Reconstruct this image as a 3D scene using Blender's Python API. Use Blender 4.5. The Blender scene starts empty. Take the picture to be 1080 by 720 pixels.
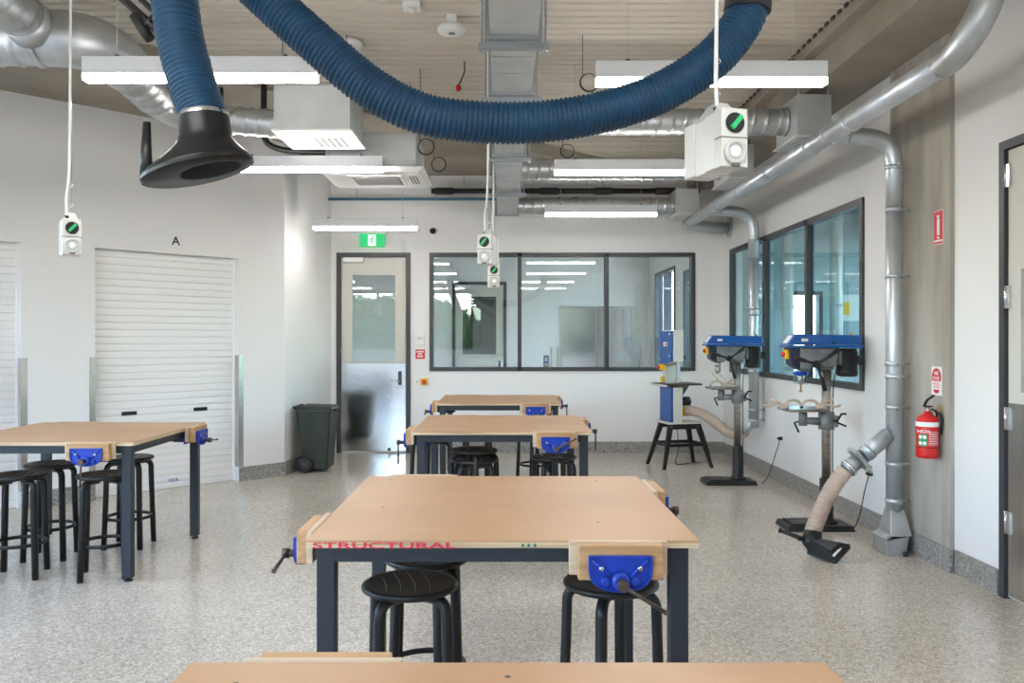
import bpy, bmesh, math, random
from mathutils import Vector, Matrix
random.seed(7)
SC = bpy.context.scene
COL = SC.collection
R = math.radians
PI = math.pi

# ------------------------------------------------------------------ camera
FPX = 880.0                      # focal length in pixels of the 1080x720 frame
CAMZ = 1.5
cam = bpy.data.cameras.new('camera')
camo = bpy.data.objects.new('camera', cam)
COL.objects.link(camo)
cam.sensor_width = 36.0
cam.lens = FPX / 1080 * 36
cam.shift_x = 10 / 1080
cam.shift_y = -2 / 1080
cam.clip_start = 0.05
cam.clip_end = 300
camo.location = (0, 0, CAMZ)
camo.rotation_euler = (PI / 2, 0, 0)
SC.camera = camo

# ------------------------------------------------------------------ world, exposure
w = bpy.data.worlds.new('world'); SC.world = w
w.use_nodes = True
nt = w.node_tree
bg = nt.nodes['Background']
sky = nt.nodes.new('ShaderNodeTexSky')
sky.sky_type = 'NISHITA'
sky.sun_disc = False
sky.sun_elevation = R(48)
sky.sun_rotation = R(60)
sky.air_density = 1.0
sky.dust_density = 1.5
hs = nt.nodes.new('ShaderNodeHueSaturation'); hs.inputs['Saturation'].default_value = 1.0
nt.links.new(sky.outputs[0], hs.inputs['Color']); nt.links.new(hs.outputs[0], bg.inputs[0])
bg.inputs[1].default_value = 1.15
vs = SC.view_settings
vs.view_transform = 'Standard'
vs.look = 'None'
vs.exposure = 1.65
vs.gamma = 1.0
vs.use_curve_mapping = False
LAMP = 17.0                      # strength of the linear lights
try:
    SC.cycles.max_bounces = 10
    SC.cycles.transparent_max_bounces = 16
    SC.cycles.caustics_reflective = False
    SC.cycles.caustics_refractive = False
    SC.cycles.sample_clamp_indirect = 6
except Exception:
    pass

# ------------------------------------------------------------------ materials
M = {}
def mat(name, col, rough=0.5, metal=0.0, noise=None, bump=None, emit=None, spec=None, coat=0):
    m = bpy.data.materials.new(name); m.use_nodes = True
    t = m.node_tree; b = t.nodes['Principled BSDF']
    b.inputs['Base Color'].default_value = (*col, 1)
    b.inputs['Roughness'].default_value = rough
    b.inputs['Metallic'].default_value = metal
    if spec is not None: b.inputs['Specular IOR Level'].default_value = spec
    if coat: b.inputs['Coat Weight'].default_value = coat
    tc = t.nodes.new('ShaderNodeTexCoord')
    if noise:                     # (scale xyz, second colour, lo, hi, detail)
        sc, c2, lo, hi = noise[:4]
        mp = t.nodes.new('ShaderNodeMapping'); mp.inputs['Scale'].default_value = sc
        n = t.nodes.new('ShaderNodeTexNoise'); n.inputs['Scale'].default_value = 1; n.inputs['Detail'].default_value = 5
        r = t.nodes.new('ShaderNodeMapRange'); r.inputs[1].default_value = lo; r.inputs[2].default_value = hi
        mx = t.nodes.new('ShaderNodeMix'); mx.data_type = 'RGBA'
        mx.inputs[6].default_value = (*col, 1); mx.inputs[7].default_value = (*c2, 1)
        t.links.new(tc.outputs['Object'], mp.inputs[0]); t.links.new(mp.outputs[0], n.inputs['Vector'])
        t.links.new(n.outputs[0], r.inputs[0]); t.links.new(r.outputs[0], mx.inputs[0]); t.links.new(mx.outputs[2], b.inputs['Base Color'])
    if bump:                      # (scale, strength, distance)
        n2 = t.nodes.new('ShaderNodeTexNoise'); n2.inputs['Scale'].default_value = bump[0]; n2.inputs['Detail'].default_value = 4
        bp = t.nodes.new('ShaderNodeBump'); bp.inputs['Strength'].default_value = bump[1]; bp.inputs['Distance'].default_value = bump[2]
        t.links.new(tc.outputs['Object'], n2.inputs['Vector']); t.links.new(n2.outputs[0], bp.inputs['Height']); t.links.new(bp.outputs[0], b.inputs['Normal'])
    if emit:
        b.inputs['Emission Color'].default_value = (*emit[0], 1); b.inputs['Emission Strength'].default_value = emit[1]
    M[name] = m
    return m

mat('paint', (0.80, 0.795, 0.785), 0.75, noise=((.6, .6, .6), (0.76, 0.755, 0.745), .4, .7))
mat('deck', (0.60, 0.55, 0.465), 0.6)
mat('concrete', (0.36, 0.32, 0.265), 0.85, noise=((1.2, 1.2, 1.6), (0.24, 0.21, 0.17), .38, .72), bump=(14, .25, .02))
mat('concrete_column', (0.44, 0.41, 0.36), 0.85, noise=((5, 5, .9), (0.29, 0.265, 0.225), .4, .68), bump=(16, .2, .02))
mat('galv', (0.56, 0.58, 0.59), 0.42, 0.85, noise=((6, 6, 6), (0.38, 0.40, 0.41), .35, .7))
mat('flange_steel', (0.34, 0.37, 0.39), 0.45, 0.7)
mat('galv_dull', (0.58, 0.60, 0.60), 0.5, 0.55, noise=((4, 4, 4), (0.47, 0.49, 0.49), .35, .7))
mat('duct_pipe', (0.60, 0.64, 0.67), 0.36, 0.65, noise=((5, 5, 5), (0.47, 0.51, 0.54), .35, .7))
mat('steel', (0.62, 0.61, 0.59), 0.25, 1.0, noise=((30, 30, 1.2), (0.52, 0.51, 0.49), .3, .7))
mat('kick_plate', (0.70, 0.70, 0.71), 0.13, 1.0, bump=(1.3, .10, .05))
mat('chrome', (0.7, 0.7, 0.7), 0.18, 1.0)
mat('slate', (0.020, 0.025, 0.033), 0.45, spec=.4)
mat('mdf', (0.50, 0.29, 0.145), 0.42, noise=((3, 3, 3), (0.43, 0.24, 0.115), .35, .75), bump=(300, .03, .002))
mat('ply', (0.66, 0.50, 0.33), 0.6, noise=((2, 2, 160), (0.40, 0.27, 0.16), .42, .60))
mat('pine', (0.52, 0.31, 0.145), 0.55, noise=((3, 40, 60), (0.38, 0.20, 0.08), .4, .7))
mat('pale_pine', (0.60, 0.47, 0.34), 0.6, noise=((3, 40, 60), (0.49, 0.37, 0.25), .4, .7))
mat('vise_blue', (0.004, 0.042, 0.40), 0.38, noise=((20, 20, 20), (0.003, 0.032, 0.30), .4, .7))
mat('black', (0.014, 0.014, 0.015), 0.42, spec=.35)
mat('stool_black', (0.010, 0.010, 0.011), 0.38, spec=.35, noise=((60, 4, 4), (0.022, 0.020, 0.018), .4, .7))
mat('rubber', (0.02, 0.02, 0.022), 0.6)
mat('hood_plastic', (0.010, 0.011, 0.012), 0.36, spec=.35)
mat('charcoal', (0.045, 0.047, 0.052), 0.45)
mat('iron', (0.10, 0.075, 0.06), 0.45, 0.7)
mat('door_cream', (0.60, 0.585, 0.53), 0.55)
mat('white_plastic', (0.80, 0.80, 0.78), 0.4)
mat('outlet_grey', (0.66, 0.66, 0.63), 0.4)
mat('outlet_side', (0.72, 0.71, 0.69), 0.45)
mat('clear_cap', (0.60, 0.61, 0.60), 0.2)
mat('lamp_white', (0.78, 0.80, 0.82), 0.4)
mat('lamp_glow', (1, 1, 1), 0.5, emit=((1.0, 0.955, 0.93), LAMP))
mat('shutter', (0.86, 0.855, 0.845), 0.45)
mat('hose_blue', (0.003, 0.050, 0.118), 0.5, noise=((8, 8, 8), (0.002, 0.034, 0.08), .35, .7), spec=.4)
mat('drill_blue', (0.004, 0.085, 0.33), 0.3, coat=.3)
mat('saw_blue', (0.006, 0.075, 0.30), 0.35)
mat('machine_cream', (0.66, 0.64, 0.57), 0.45)
mat('cast_grey', (0.24, 0.25, 0.26), 0.5, 0.3, noise=((14, 14, 14), (0.17, 0.175, 0.18), .4, .7))
mat('column_steel', (0.42, 0.40, 0.37), 0.3, 0.95, noise=((10, 10, 40), (0.30, 0.28, 0.255), .4, .7))
mat('navy', (0.012, 0.022, 0.05), 0.4)
mat('yellow', (0.85, 0.50, 0.01), 0.4)
mat('red', (0.62, 0.012, 0.012), 0.35)
mat('sign_red', (0.62, 0.016, 0.028), 0.45)
mat('print_red', (0.62, 0.015, 0.06), 0.6)
mat('print_green', (0.01, 0.16, 0.12), 0.6)
mat('sign_white', (0.82, 0.82, 0.82), 0.5)
mat('green', (0.01, 0.30, 0.08), 0.5)
mat('knob_green', (0.02, 0.50, 0.16), 0.4)
mat('exit_green', (0.0, 0.34, 0.10), 0.4, emit=((0.0, 0.42, 0.12), 0.3))
mat('exit_white', (0.8, 0.9, 0.85), 0.4, emit=((0.75, 1.0, 0.88), 0.25))
mat('brass', (0.55, 0.38, 0.16), 0.35, 0.9)
mat('clamp_tan', (0.62, 0.50, 0.40), 0.4, 0.4)
mat('bin_green', (0.010, 0.018, 0.009), 0.5, noise=((5, 5, 2), (0.03, 0.036, 0.026), .4, .75))
mat('bin_lid', (0.014, 0.018, 0.014), 0.5)
mat('blue_pipe', (0.03, 0.16, 0.25), 0.4)
mat('grille_dark', (0.16, 0.15, 0.14), 0.6)
mat('device_blue', (0.03, 0.10, 0.45), 0.3)
mat('screen', (0.4, 0.6, 0.8), 0.3)
mat('bark', (0.09, 0.065, 0.045), 0.9)
mat('leaves', (0.055, 0.115, 0.025), 0.7, noise=((.7, .7, .7), (0.10, 0.17, 0.05), .35, .7))
mat('lawn', (0.17, 0.17, 0.12), 0.9, noise=((.4, .4, .4), (0.24, 0.23, 0.18), .35, .7))
mat('side_wall', (0.30, 0.41, 0.45), 0.6)
mat('label_white', (0.75, 0.75, 0.75), 0.5)

def terrazzo(name, base, dark, light, scale, rough, spec=.5):
    m = bpy.data.materials.new(name); m.use_nodes = True
    t = m.node_tree; b = t.nodes['Principled BSDF']
    tc = t.nodes.new('ShaderNodeTexCoord')
    def vor(sc):
        v = t.nodes.new('ShaderNodeTexVoronoi'); v.inputs['Scale'].default_value = sc
        t.links.new(tc.outputs['Object'], v.inputs['Vector']); return v
    v1 = vor(scale); v2 = vor(scale * 2.3)
    def sep(v):
        s = t.nodes.new('ShaderNodeSeparateColor'); t.links.new(v.outputs['Color'], s.inputs[0]); return s
    s1 = sep(v1); s2 = sep(v2)
    def ramp(src, stops):
        r = t.nodes.new('ShaderNodeValToRGB'); e = r.color_ramp
        e.interpolation = 'CONSTANT'
        e.elements[0].position = 0; e.elements[0].color = (*stops[0][1], 1)
        e.elements[1].position = stops[1][0]; e.elements[1].color = (*stops[1][1], 1)
        for p, c in stops[2:]:
            x = e.elements.new(p); x.color = (*c, 1)
        t.links.new(src, r.inputs[0]); return r
    r1 = ramp(s1.outputs[0], [(0, dark), (.10, tuple((a + c) / 2 for a, c in zip(dark, base))), (.28, base), (.72, tuple((a + c) / 2 for a, c in zip(light, base))), (.90, light)])
    r2 = ramp(s2.outputs[1], [(0, dark), (.10, base), (.80, tuple((a + c) / 2 for a, c in zip(light, base))), (.93, light)])
    mx = t.nodes.new('ShaderNodeMix'); mx.data_type = 'RGBA'; mx.inputs[0].default_value = .5
    t.links.new(r1.outputs[0], mx.inputs[6]); t.links.new(r2.outputs[0], mx.inputs[7])
    n = t.nodes.new('ShaderNodeTexNoise'); n.inputs['Scale'].default_value = 1.1; n.inputs['Detail'].default_value = 4
    t.links.new(tc.outputs['Object'], n.inputs['Vector'])
    mr = t.nodes.new('ShaderNodeMapRange'); mr.inputs[1].default_value = .3; mr.inputs[2].default_value = .7; mr.inputs[3].default_value = .93; mr.inputs[4].default_value = 1.05
    t.links.new(n.outputs[0], mr.inputs[0])
    mu = t.nodes.new('ShaderNodeMix'); mu.data_type = 'RGBA'; mu.blend_type = 'MULTIPLY'; mu.inputs[0].default_value = 1
    t.links.new(mx.outputs[2], mu.inputs[6]); t.links.new(mr.outputs[0], mu.inputs[7])
    t.links.new(mu.outputs[2], b.inputs['Base Color'])
    b.inputs['Roughness'].default_value = rough
    b.inputs['Specular IOR Level'].default_value = spec
    M[name] = m
terrazzo('terrazzo', (0.53, 0.475, 0.395), (0.26, 0.225, 0.18), (0.80, 0.755, 0.67), 88, 0.2)
terrazzo('terrazzo_base', (0.27, 0.255, 0.235), (0.10, 0.095, 0.09), (0.52, 0.50, 0.47), 65, 0.45)

def glass(name, tint, ior):
    m = bpy.data.materials.new(name); m.use_nodes = True
    t = m.node_tree
    for n in list(t.nodes):
        if n.type != 'OUTPUT_MATERIAL': t.nodes.remove(n)
    out = [n for n in t.nodes if n.type == 'OUTPUT_MATERIAL'][0]
    tr = t.nodes.new('ShaderNodeBsdfTransparent'); tr.inputs[0].default_value = (*tint, 1)
    gl = t.nodes.new('ShaderNodeBsdfGlossy'); gl.inputs['Roughness'].default_value = 0.0; gl.inputs[0].default_value = (.95, 1, 1, 1)
    fr = t.nodes.new('ShaderNodeFresnel'); fr.inputs[0].default_value = ior
    mx = t.nodes.new('ShaderNodeMixShader')
    ge = t.nodes.new('ShaderNodeNewGeometry'); iv = t.nodes.new('ShaderNodeMath'); iv.operation = 'SUBTRACT'; iv.inputs[0].default_value = 1
    mu = t.nodes.new('ShaderNodeMath'); mu.operation = 'MULTIPLY'      # reflect at the entry face of the thin pane only
    t.links.new(ge.outputs['Backfacing'], iv.inputs[1]); t.links.new(fr.outputs[0], mu.inputs[0]); t.links.new(iv.outputs[0], mu.inputs[1])
    t.links.new(mu.outputs[0], mx.inputs[0]); t.links.new(tr.outputs[0], mx.inputs[1]); t.links.new(gl.outputs[0], mx.inputs[2])
    t.links.new(mx.outputs[0], out.inputs[0])
    M[name] = m
glass('glass', (0.87, 0.92, 0.91), 1.9)
glass('glass_teal', (0.70, 0.87, 0.91), 1.75)
glass('glass_clear', (0.97, 0.98, 0.98), 1.4)

def clear_hose():
    m = bpy.data.materials.new('clear_hose'); m.use_nodes = True
    t = m.node_tree; b = t.nodes['Principled BSDF']
    out = [n for n in t.nodes if n.type == 'OUTPUT_MATERIAL'][0]
    b.inputs['Base Color'].default_value = (0.62, 0.48, 0.39, 1); b.inputs['Roughness'].default_value = .3
    tr = t.nodes.new('ShaderNodeBsdfTransparent'); tr.inputs[0].default_value = (.95, .90, .86, 1)
    mx = t.nodes.new('ShaderNodeMixShader'); mx.inputs[0].default_value = .62
    t.links.new(tr.outputs[0], mx.inputs[1]); t.links.new(b.outputs[0], mx.inputs[2]); t.links.new(mx.outputs[0], out.inputs[0])
    M['clear_hose'] = m
clear_hose()

# ------------------------------------------------------------------ mesh helpers
def V(*a): return Vector(a)
def spline(pts, per=12):
    P = [Vector(p) for p in pts]
    P = [P[0] * 2 - P[1]] + P + [P[-1] * 2 - P[-2]]
    out = []
    for i in range(1, len(P) - 2):
        a, b, c, d = P[i - 1:i + 3]
        for k in range(per):
            t = k / per
            out.append(.5 * ((2 * b) + (c - a) * t + (2 * a - 5 * b + 4 * c - d) * t * t + (3 * b - a - 3 * c + d) * t ** 3))
    out.append(P[-2])
    return out
def resample(pts, step):
    pts = [Vector(p) for p in pts]
    L = [0]
    for a, b in zip(pts, pts[1:]): L.append(L[-1] + (b - a).length)
    n = max(2, int(round(L[-1] / step)) + 1)
    out = []; j = 0
    for i in range(n):
        s = L[-1] * i / (n - 1)
        while j < len(L) - 2 and L[j + 1] < s: j += 1
        d = L[j + 1] - L[j]
        out.append(pts[j].lerp(pts[j + 1], (s - L[j]) / d if d else 0))
    return out, L[-1]
def elbow(p0, corner, p1, rad, n=8):
    """straight - rounded corner - straight"""
    p0, c, p1 = Vector(p0), Vector(corner), Vector(p1)
    a = c + (p0 - c).normalized() * rad; b = c + (p1 - c).normalized() * rad
    out = [p0]
    for i in range(n + 1):
        t = i / n
        out.append(a * (1 - t) ** 2 + c * 2 * t * (1 - t) + b * t * t)
    out.append(p1)
    return out

class MB:
    def __init__(s): s.v = []; s.f = []; s.sm = []; s.X = None
    def _add(s, vs, fs, smooth=False):
        o = len(s.v)
        if s.X is not None: vs = [s.X @ Vector(v) for v in vs]
        s.v.extend([tuple(v) for v in vs]); s.f.extend([tuple(i + o for i in f) for f in fs])
        s.sm.extend([smooth] * len(fs) if isinstance(smooth, bool) else smooth)
        return s
    def box(s, x0, x1, y0, y1, z0, z1):
        vs = [(x, y, z) for z in (z0, z1) for y in (y0, y1) for x in (x0, x1)]
        return s._add(vs, [(0, 2, 3, 1), (4, 5, 7, 6), (0, 1, 5, 4), (2, 6, 7, 3), (0, 4, 6, 2), (1, 3, 7, 5)])
    def hexa(s, lo, hi):
        """lo, hi: four corners each, counter-clockwise from above"""
        return s._add(list(lo) + list(hi), [(3, 2, 1, 0), (4, 5, 6, 7), (0, 1, 5, 4), (1, 2, 6, 5), (2, 3, 7, 6), (3, 0, 4, 7)])
    def prism(s, poly, axis, a, b, smooth=False):
        """poly in the two axes other than `axis`"""
        def mk(p, t):
            if axis == 'x': return (t, p[0], p[1])
            if axis == 'y': return (p[0], t, p[1])
            return (p[0], p[1], t)
        n = len(poly)
        vs = [mk(p, a) for p in poly] + [mk(p, b) for p in poly]
        fs = [tuple(range(n - 1, -1, -1)), tuple(range(n, 2 * n))] + [(i, (i + 1) % n, n + (i + 1) % n, n + i) for i in range(n)]
        return s._add(vs, fs, [False, False] + [smooth] * n)
    def tube(s, pts, r, n=12, caps=True, squash=None):
        """r: number, list or f(i, arclength, angle)"""
        pts = [Vector(p) for p in pts]
        m = len(pts)
        T = []
        for i in range(m):
            d = pts[min(i + 1, m - 1)] - pts[max(i - 1, 0)]
            T.append(d.normalized() if d.length > 1e-9 else Vector((0, 0, 1)))
        up = Vector((0, 0, 1)) if abs(T[0].z) < .9 else Vector((0, 1, 0))
        N = (up - T[0] * up.dot(T[0])).normalized()
        vs = []; L = 0
        for i in range(m):
            if i:
                L += (pts[i] - pts[i - 1]).length
                q = T[i - 1].rotation_difference(T[i]); N = (q @ N)
                N = (N - T[i] * N.dot(T[i])).normalized()
            B = T[i].cross(N)
            for k in range(n):
                a = 2 * PI * k / n
                rr = r(i, L, a) if callable(r) else (r[i] if isinstance(r, (list, tuple)) else r)
                ca, sa = math.cos(a), math.sin(a)
                if squash: ca *= squash
                vs.append(pts[i] + (N * ca + B * sa) * rr)
        fs = [(i * n + k, i * n + (k + 1) % n, (i + 1) * n + (k + 1) % n, (i + 1) * n + k) for i in range(m - 1) for k in range(n)]
        sm = [True] * len(fs)
        if caps:
            fs += [tuple(range(n - 1, -1, -1)), tuple(range((m - 1) * n, m * n))]; sm += [False, False]
        return s._add(vs, fs, sm)
    def cyl(s, p0, p1, r, n=16, r2=None):
        return s.tube([p0, p1], [r, r if r2 is None else r2], n)
    def lathe(s, prof, n=24, c=(0, 0, 0), axis='z', smooth=True):
        """prof: (radius, height) list"""
        vs = []
        for r, h in prof:
            for k in range(n):
                a = 2 * PI * k / n
                x, y = r * math.cos(a), r * math.sin(a)
                p = (x, y, h) if axis == 'z' else ((x, h, y) if axis == 'y' else (h, x, y))
                vs.append((p[0] + c[0], p[1] + c[1], p[2] + c[2]))
        m = len(prof)
        fs = [(i * n + k, i * n + (k + 1) % n, (i + 1) * n + (k + 1) % n, (i + 1) * n + k) for i in range(m - 1) for k in range(n)]
        sm = [smooth] * len(fs)
        fs += [tuple(range(n - 1, -1, -1)), tuple(range((m - 1) * n, m * n))]; sm += [False, False]
        return s._add(vs, fs, sm)
    def torus(s, c, R_, r, axis='z', n=28, k=8, rz=None):
        vs = []; rz = rz or r
        for i in range(n):
            a = 2 * PI * i / n
            for j in range(k):
                b = 2 * PI * j / k
                x = (R_ + r * math.cos(b)) * math.cos(a); y = (R_ + r * math.cos(b)) * math.sin(a); z = rz * math.sin(b)
                p = (x, y, z) if axis == 'z' else ((x, z, y) if axis == 'y' else (z, x, y))
                vs.append((p[0] + c[0], p[1] + c[1], p[2] + c[2]))
        fs = [(i * k + j, ((i + 1) % n) * k + j, ((i + 1) % n) * k + (j + 1) % k, i * k + (j + 1) % k) for i in range(n) for j in range(k)]
        return s._add(vs, fs, True)
    def build(s, name, m, parent=None, bev=0, world=False, loc=None, recentre=True):
        me = bpy.data.meshes.new(name)
        off = Vector((0, 0, 0))
        if world and parent is not None:
            p = parent
            while p is not None: off += p.location; p = p.parent
        elif parent is None and recentre and loc is None:
            xs = [v[0] for v in s.v]; ys = [v[1] for v in s.v]; zs = [v[2] for v in s.v]
            off = Vector(((min(xs) + max(xs)) / 2, (min(ys) + max(ys)) / 2, min(zs)))
        me.from_pydata([(v[0] - off.x, v[1] - off.y, v[2] - off.z) for v in s.v], [], s.f)
        bm = bmesh.new(); bm.from_mesh(me)
        for f, q in zip(bm.faces, s.sm): f.smooth = q
        bmesh.ops.recalc_face_normals(bm, faces=bm.faces)
        bm.to_mesh(me); bm.free()
        me.materials.append(M[m])
        o = bpy.data.objects.new(name, me); COL.objects.link(o)
        if parent is not None: o.parent = parent
        elif loc is None and recentre: o.location = off
        if loc is not None: o.location = loc
        if bev:
            b = o.modifiers.new('bevel', 'BEVEL'); b.width = bev; b.segments = 2; b.limit_method = 'ANGLE'; b.angle_limit = R(50)
        return o

def B(x0, x1, y0, y1, z0, z1): return MB().box(x0, x1, y0, y1, z0, z1)
def tag(o, label, cat, group=None):
    o['label'] = label; o['category'] = cat
    if group: o['group'] = group
    return o
def thing(name, label, cat, loc=(0, 0, 0), rz=0, group=None):
    o = bpy.data.objects.new(name, None); COL.objects.link(o)
    o.location = loc; o.rotation_euler = (0, 0, rz); o.empty_display_size = .1
    return tag(o, label, cat, group)
def struct(o):
    o['kind'] = 'structure'; return o
def dup(o, parent=None, label=None, loc=None, rz=None, first=True):
    c = o.copy(); COL.objects.link(c)
    if parent is not None: c.parent = parent
    if label: c['label'] = label
    if loc is not None: c.location = loc
    if rz is not None: c.rotation_euler = (0, 0, rz)
    for ch in list(o.children): dup(ch, c)
    return c
def text(s, h, m, name, parent, origin, xdir, normal, width=None, eps=.001, center=True, world=True):
    cu = bpy.data.curves.new('lettering', 'FONT'); cu.body = s; cu.size = 1; cu.offset = .018
    to = bpy.data.objects.new('lettering_source', cu); COL.objects.link(to)
    dg = bpy.context.evaluated_depsgraph_get()
    me = bpy.data.meshes.new_from_object(to.evaluated_get(dg))
    COL.objects.unlink(to); bpy.data.objects.remove(to)
    xs = [v.co.x for v in me.vertices]; ys = [v.co.y for v in me.vertices]
    x0, x1, y0, y1 = min(xs), max(xs), min(ys), max(ys)
    sy = h / (y1 - y0); sx = (width / (x1 - x0)) if width else sy
    xd = Vector(xdir).normalized(); nr = Vector(normal).normalized(); up = nr.cross(xd)
    off = Vector((0, 0, 0)); p = parent
    while world and p is not None: off += p.location; p = p.parent
    o = Vector(origin) - off
    for v in me.vertices:
        a = (v.co.x - (x0 + x1) / 2 if center else v.co.x - x0) * sx; b = (v.co.y - y0) * sy
        v.co = o + xd * a + up * b + nr * eps
    me.materials.clear(); me.materials.append(M[m])
    ob = bpy.data.objects.new(name, me); COL.objects.link(ob)
    if parent is not None: ob.parent = parent
    return ob

# ------------------------------------------------------------------ the room
XR, YB, DECK = 2.92, 11.05, 3.80
CX, CY = -2.407, 9.208                     # corner where the diagonal wall ends
S2 = math.sqrt(.5)
def wall(name, org, d, n, L, z0, z1, holes, th, m='paint'):
    d = Vector((d[0], d[1], 0)); n = Vector((n[0], n[1], 0)); o = Vector((org[0], org[1], 0))
    us = sorted({0, L, *[h[0] for h in holes], *[h[1] for h in holes]})
    zs = sorted({z0, z1, *[h[2] for h in holes], *[h[3] for h in holes]})
    mb = MB()
    for u0, u1 in zip(us, us[1:]):
        for a, b in zip(zs, zs[1:]):
            um, zm = (u0 + u1) / 2, (a + b) / 2
            if any(h[0] < um < h[1] and h[2] < zm < h[3] for h in holes): continue
            q = [o + d * u0, o + d * u1, o + d * u1 + n * th, o + d * u0 + n * th]
            mb.hexa([(p.x, p.y, a) for p in q], [(p.x, p.y, b) for p in q])
    return struct(mb.build(name, m))

struct(B(-5.9, 8.3, -3.2, 16.9, -.15, 0).build('floor', 'terrazzo'))
WT = 2.65; WBOT = 1.085
DX0, DX1 = -2.197, -1.218
BX0, BX1 = -.967, 2.549
wall('wall_back', (-2.6, YB), (1, 0), (0, 1), 5.67, 0, DECK, [(DX0 + 2.6, DX1 + 2.6, 0, WT), (BX0 + 2.6, BX1 + 2.6, WBOT, WT)], .15)
RW0, RW1 = 6.73, 10.67
RD0, RD1 = 3.86, 4.885
wall('wall_right', (XR, -3.0), (0, 1), (1, 0), 14.2, 0, DECK, [(RW0 + 3, RW1 + 3, WBOT, WT), (RD0 + 3, RD1 + 3, 0, WT)], .15)
SH = 2.36
SA0, SA1, SB0, SB1 = .539, 1.987, 2.606, 4.054
def LP(u, out=0.0, z=0.0):
    """a point on the diagonal wall: u metres from its corner, `out` metres into the room"""
    return Vector((CX - u * S2 + out * S2, CY - u * S2 - out * S2, z))
wall('wall_left', (CX, CY), (-S2, -S2), (-S2, S2), 4.515, 0, DECK, [(SA0, SA1, 0, SH), (SB0, SB1, 0, SH)], .25)
mb = MB()
for (a, b) in (((CX, CY), (-2.337, 10.6)), ((-2.337, 10.6), (-2.27, YB))):
    mb.hexa([(a[0], a[1], 0), (b[0], b[1], 0), (b[0] - .3, b[1], 0), (a[0] - .2, a[1] + .01, 0)],
            [(a[0], a[1], DECK), (b[0], b[1], DECK), (b[0] - .3, b[1], DECK), (a[0] - .2, a[1] + .01, DECK)])
struct(mb.build('wall_return', 'paint'))
wall('wall_west', (-5.6, -3.0), (0, 1), (-1, 0), 9.1, 0, DECK, [(.8, 4.6, .9, 2.9), (5.0, 8.4, .9, 2.9)], .2)
wall('wall_south', (-5.8, -3.0), (1, 0), (0, -1), 8.87, 0, DECK, [(.6, 4.9, 1.2, 2.95)], .2)

# ribbed metal deck: one folded sheet, ribs across the room
prof = []
y = -3.2
while y < 11.3:
    prof += [(y, DECK), (y + .080, DECK), (y + .086, DECK + .025), (y + .110, DECK + .025)]
    y += .116
top = [(prof[-1][0], DECK + .12), (prof[0][0], DECK + .12)]
mb = MB()
n = len(prof)
vs = [(-5.9, p[0], p[1]) for p in prof] + [(3.1, p[0], p[1]) for p in prof]
mb._add(vs, [(i, i + 1, n + i + 1, n + i) for i in range(n - 1)])
mb.box(-5.9, 3.1, -3.2, 11.3, DECK + .03, DECK + .15)
struct(mb.build('ceiling', 'deck'))

# concrete beams
SOF = 3.67
mb = MB()
poly = [(-5.9, 3.4), (1.75, YB), (-2.6, YB), (-5.9, 7.4)]
mb.prism(poly, 'z', SOF, DECK + .02)
struct(mb.build('beam_left', 'concrete'))
mb = MB().box(2.445, XR, -3, YB, 3.486, DECK + .02).box(2.36, 2.445, -3, YB, 3.70, DECK + .02)
struct(mb.build('beam_right', 'concrete'))
mb = MB()
for i in range(120): mb.box(2.345, 2.36, -2.9 + i * .116, -2.9 + i * .116 + .05, DECK - .022, DECK)
struct(mb.build('trim_1', 'charcoal'))
mb = MB().box(XR - .03, XR + .0, 5.39, 6.22, 0, 3.486)
struct(mb.build('column_right', 'concrete_column'))

# terrazzo skirting
def skirt(name, segs, th=.018, h=.15):
    mb = MB()
    for a, b in segs:
        a = Vector((*a, 0)); b = Vector((*b, 0)); d = (b - a).normalized(); nn = Vector((-d.y, d.x, 0)) * th
        q = [a, b, b + nn, a + nn]
        if (q[1] - q[0]).cross(q[2] - q[1]).z < 0: q.reverse()
        mb.hexa([(p.x, p.y, 0) for p in q], [(p.x, p.y, h) for p in q])
    return struct(mb.build(name, 'terrazzo_base'))
skirt('baseboard_back', [((XR, YB), (DX1 + .05, YB)), ((DX0 - .05, YB), (-2.27, YB))])
skirt('baseboard_right', [((XR, 4.9), (XR, 5.36)), ((XR - .03, 5.36), (XR - .03, 6.24)), ((XR, 6.24), (XR, YB)), ((XR, -3), (XR, RD0 - .02))])
skirt('baseboard_return', [((-2.27, YB), (-2.337, 10.6)), ((-2.337, 10.6), (CX, CY))])
def lp2(u): p = LP(u); return (p.x, p.y)
skirt('baseboard_left', [(lp2(0), lp2(SA0)), (lp2(SA1), lp2(SB0)), (lp2(SB1), lp2(4.515))], .016)

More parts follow.
